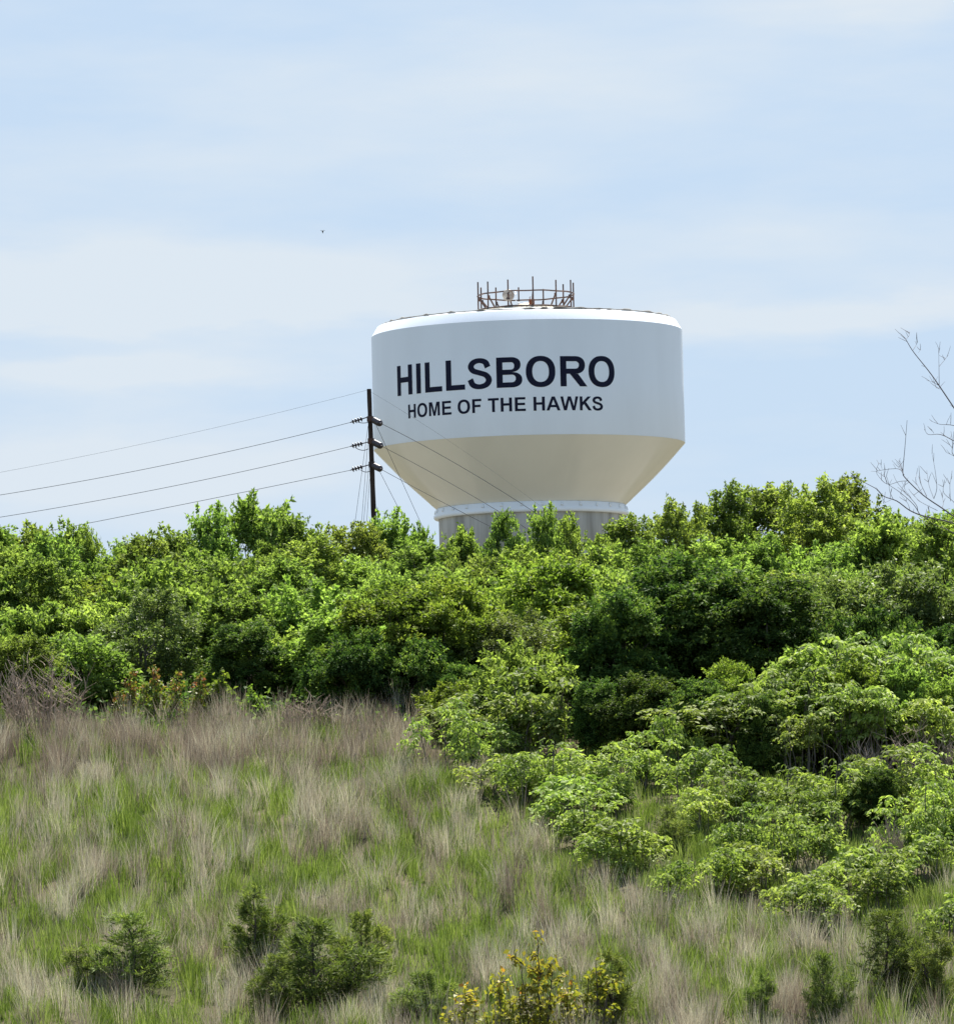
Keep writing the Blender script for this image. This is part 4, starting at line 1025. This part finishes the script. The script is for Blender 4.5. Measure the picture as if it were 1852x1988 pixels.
for pts, rad, dep in BR:
    P = [zx(a, b, dep * (1 - i / max(1, len(pts) - 1)) + dep) - tb for i, (a, b) in enumerate(pts)]
    # smooth the polyline
    Q = []
    E = [P[0] * 2 - P[1]] + P + [P[-1] * 2 - P[-2]]
    for i in range(1, len(E) - 2):
        for s in range(4):
            t = s / 4
            Q.append(0.5 * (2 * E[i] + (E[i + 1] - E[i - 1]) * t + (2 * E[i - 1] - 5 * E[i] + 4 * E[i + 1] - E[i + 2]) * t * t + (3 * E[i] - E[i - 1] - 3 * E[i + 1] + E[i + 2]) * t ** 3))
    Q.append(P[-1])
    g = Geo(); g.tube(Q, np.linspace(rad, max(0.0045, rad * 0.22), len(Q)) * 0.48, 6)
    for q in range(2 + int(len(Q) / 7)):
        a_ = Q[br_.randint(len(Q) // 3, len(Q))]; l_ = br_.uniform(0.08, 0.26)
        b_ = a_ + Vector((br_.normal() * 0.55 - 0.3, br_.normal() * 0.4, 0.5 + 0.5 * br_.rand())).normalized() * l_
        g.tube([a_, a_.lerp(b_, 0.5) + Vector((br_.normal(), br_.normal(), br_.normal())) * 0.03 * l_, b_], [0.005, 0.004, 0.0025], 4)
    obj('branch' if rad >= 0.02 else 'twig', g.mesh('branch', M['deadbark']), dead)

# ------------------------------------------------------------------ grass
def blades(name, n_t, per, hfun, wid, lean, mat, seed, keep, spread, tint_f, label, x0=-17, x1=17, y0=98, y1=147):
    r = np.random.RandomState(seed)
    tx, ty = r.uniform(x0, x1, n_t), r.uniform(y0, y1, n_t)
    k = r.rand(n_t) < keep(tx, ty)
    tx, ty = tx[k], ty[k]; n_t = len(tx)
    th_ = hfun(r, tx, ty); ttint = tint_f(r, tx, ty)
    tl = r.normal(size=(n_t, 2)) * lean * 0.6
    i = np.repeat(np.arange(n_t), per)
    n = len(i)
    bx, by = tx[i] + r.normal(size=n) * spread, ty[i] + r.normal(size=n) * spread
    bz = gz(bx, by) - 0.03
    h = th_[i] * r.uniform(0.55, 1.1, n)
    ln = (tl[i] + r.normal(size=(n, 2)) * lean + np.stack([(bx - tx[i]), (by - ty[i])], -1) * 0.8) * h[:, None]
    a = r.uniform(0, 6.283, n); wx, wy = np.cos(a) * wid / 2, np.sin(a) * wid / 2
    wv = np.stack([wx, wy, np.zeros(n)], -1) * r.uniform(0.7, 1.3, n)[:, None]
    b = np.stack([bx, by, bz], -1)
    m = b + np.stack([ln[:, 0] * 0.32, ln[:, 1] * 0.32, h * 0.55], -1)
    t = b + np.stack([ln[:, 0], ln[:, 1], h * (1 - 0.35 * np.minimum(1, (ln ** 2).sum(1) / (h * h + 1e-6)))], -1)
    v = np.stack([b - wv, b + wv, m - wv * 0.85, m + wv * 0.85, t - wv * 0.18, t + wv * 0.18], 1).reshape(-1, 3)
    o = np.arange(n)[:, None] * 6
    f = np.concatenate([o + np.array([[0, 1, 3, 2]]), o + np.array([[2, 3, 5, 4]])], 1).reshape(-1, 4)
    tint = np.clip(np.repeat(ttint[i] + 0.24 * r.normal(size=n), 2), 0, 1)
    ob = obj(name, mesh(name, v, f, mat, False, tint))
    tag(ob, label, 'grass', kind='stuff')
def dryness(x, y):
    d = fbm(x / 0.52 + 20, y / 1.7 + 30, 17, 3)
    return d + 0.25 * np.clip((y - 129.5) / 4, 0, 1) - 0.11
dens = lambda x, y: np.clip((fbm(x / 0.5 + 7, y / 1.0, 29, 2) - 0.18) * 2.4, 0.12, 1)
EDGE = [ground_hit(a, b) for a, b in [(835, 1405), (900, 1475), (1000, 1565), (1150, 1660), (1300, 1705), (1450, 1775), (1600, 1815), (1880, 1845)]]
def colony(x, y):                                        # 1 inside the shrub colony on the right, 0 in the open grass
    yb = np.interp(x, [p.x for p in EDGE], [p.y for p in EDGE], left=150)
    return np.clip((y - yb) / 2.5 + (vnoise(x / 0.9, y / 1.5, 77) - 0.5) * 1.2, 0, 1)
blades('dry_grass', 13500, 66, lambda r, x, y: r.uniform(0.45, 1.12, len(x)) * (0.35 + 0.65 * near_sumac(x, y)), 0.0070, 0.15, M['grass_dry'], 201,
       lambda x, y: np.clip((dryness(x, y) - 0.40) * 4.2, 0.20, 1) * np.clip((139.5 - y) / 2.5, 0, 1) * dens(x + 9, y) * (0.15 + 0.85 * near_sumac(x, y)) * (1 - 0.85 * colony(x, y)), 0.10,
       lambda r, x, y: np.clip(0.57 + 0.32 * r.normal(size=len(x)) - 0.34 * np.clip((y - 130) / 4, 0, 1), 0, 1), 'tall mauve and tan dry grass stalks covering the slope')
blades('green_grass', 24000, 28, lambda r, x, y: r.uniform(0.22, 0.68, len(x)) * (0.6 + 0.4 * near_sumac(x, y)), 0.0120, 0.13, M['grass_green'], 202,
       lambda x, y: np.clip((0.70 - dryness(x, y)) * 3.6 + 0.6 * colony(x, y), 0.38, 1) * dens(x, y) * np.clip((141 - y) / 3, 0, 1), 0.10,
       lambda r, x, y: np.clip(0.48 + 0.30 * r.normal(size=len(x)), 0, 1), 'fresh green grass in clumps between the dry stalks')
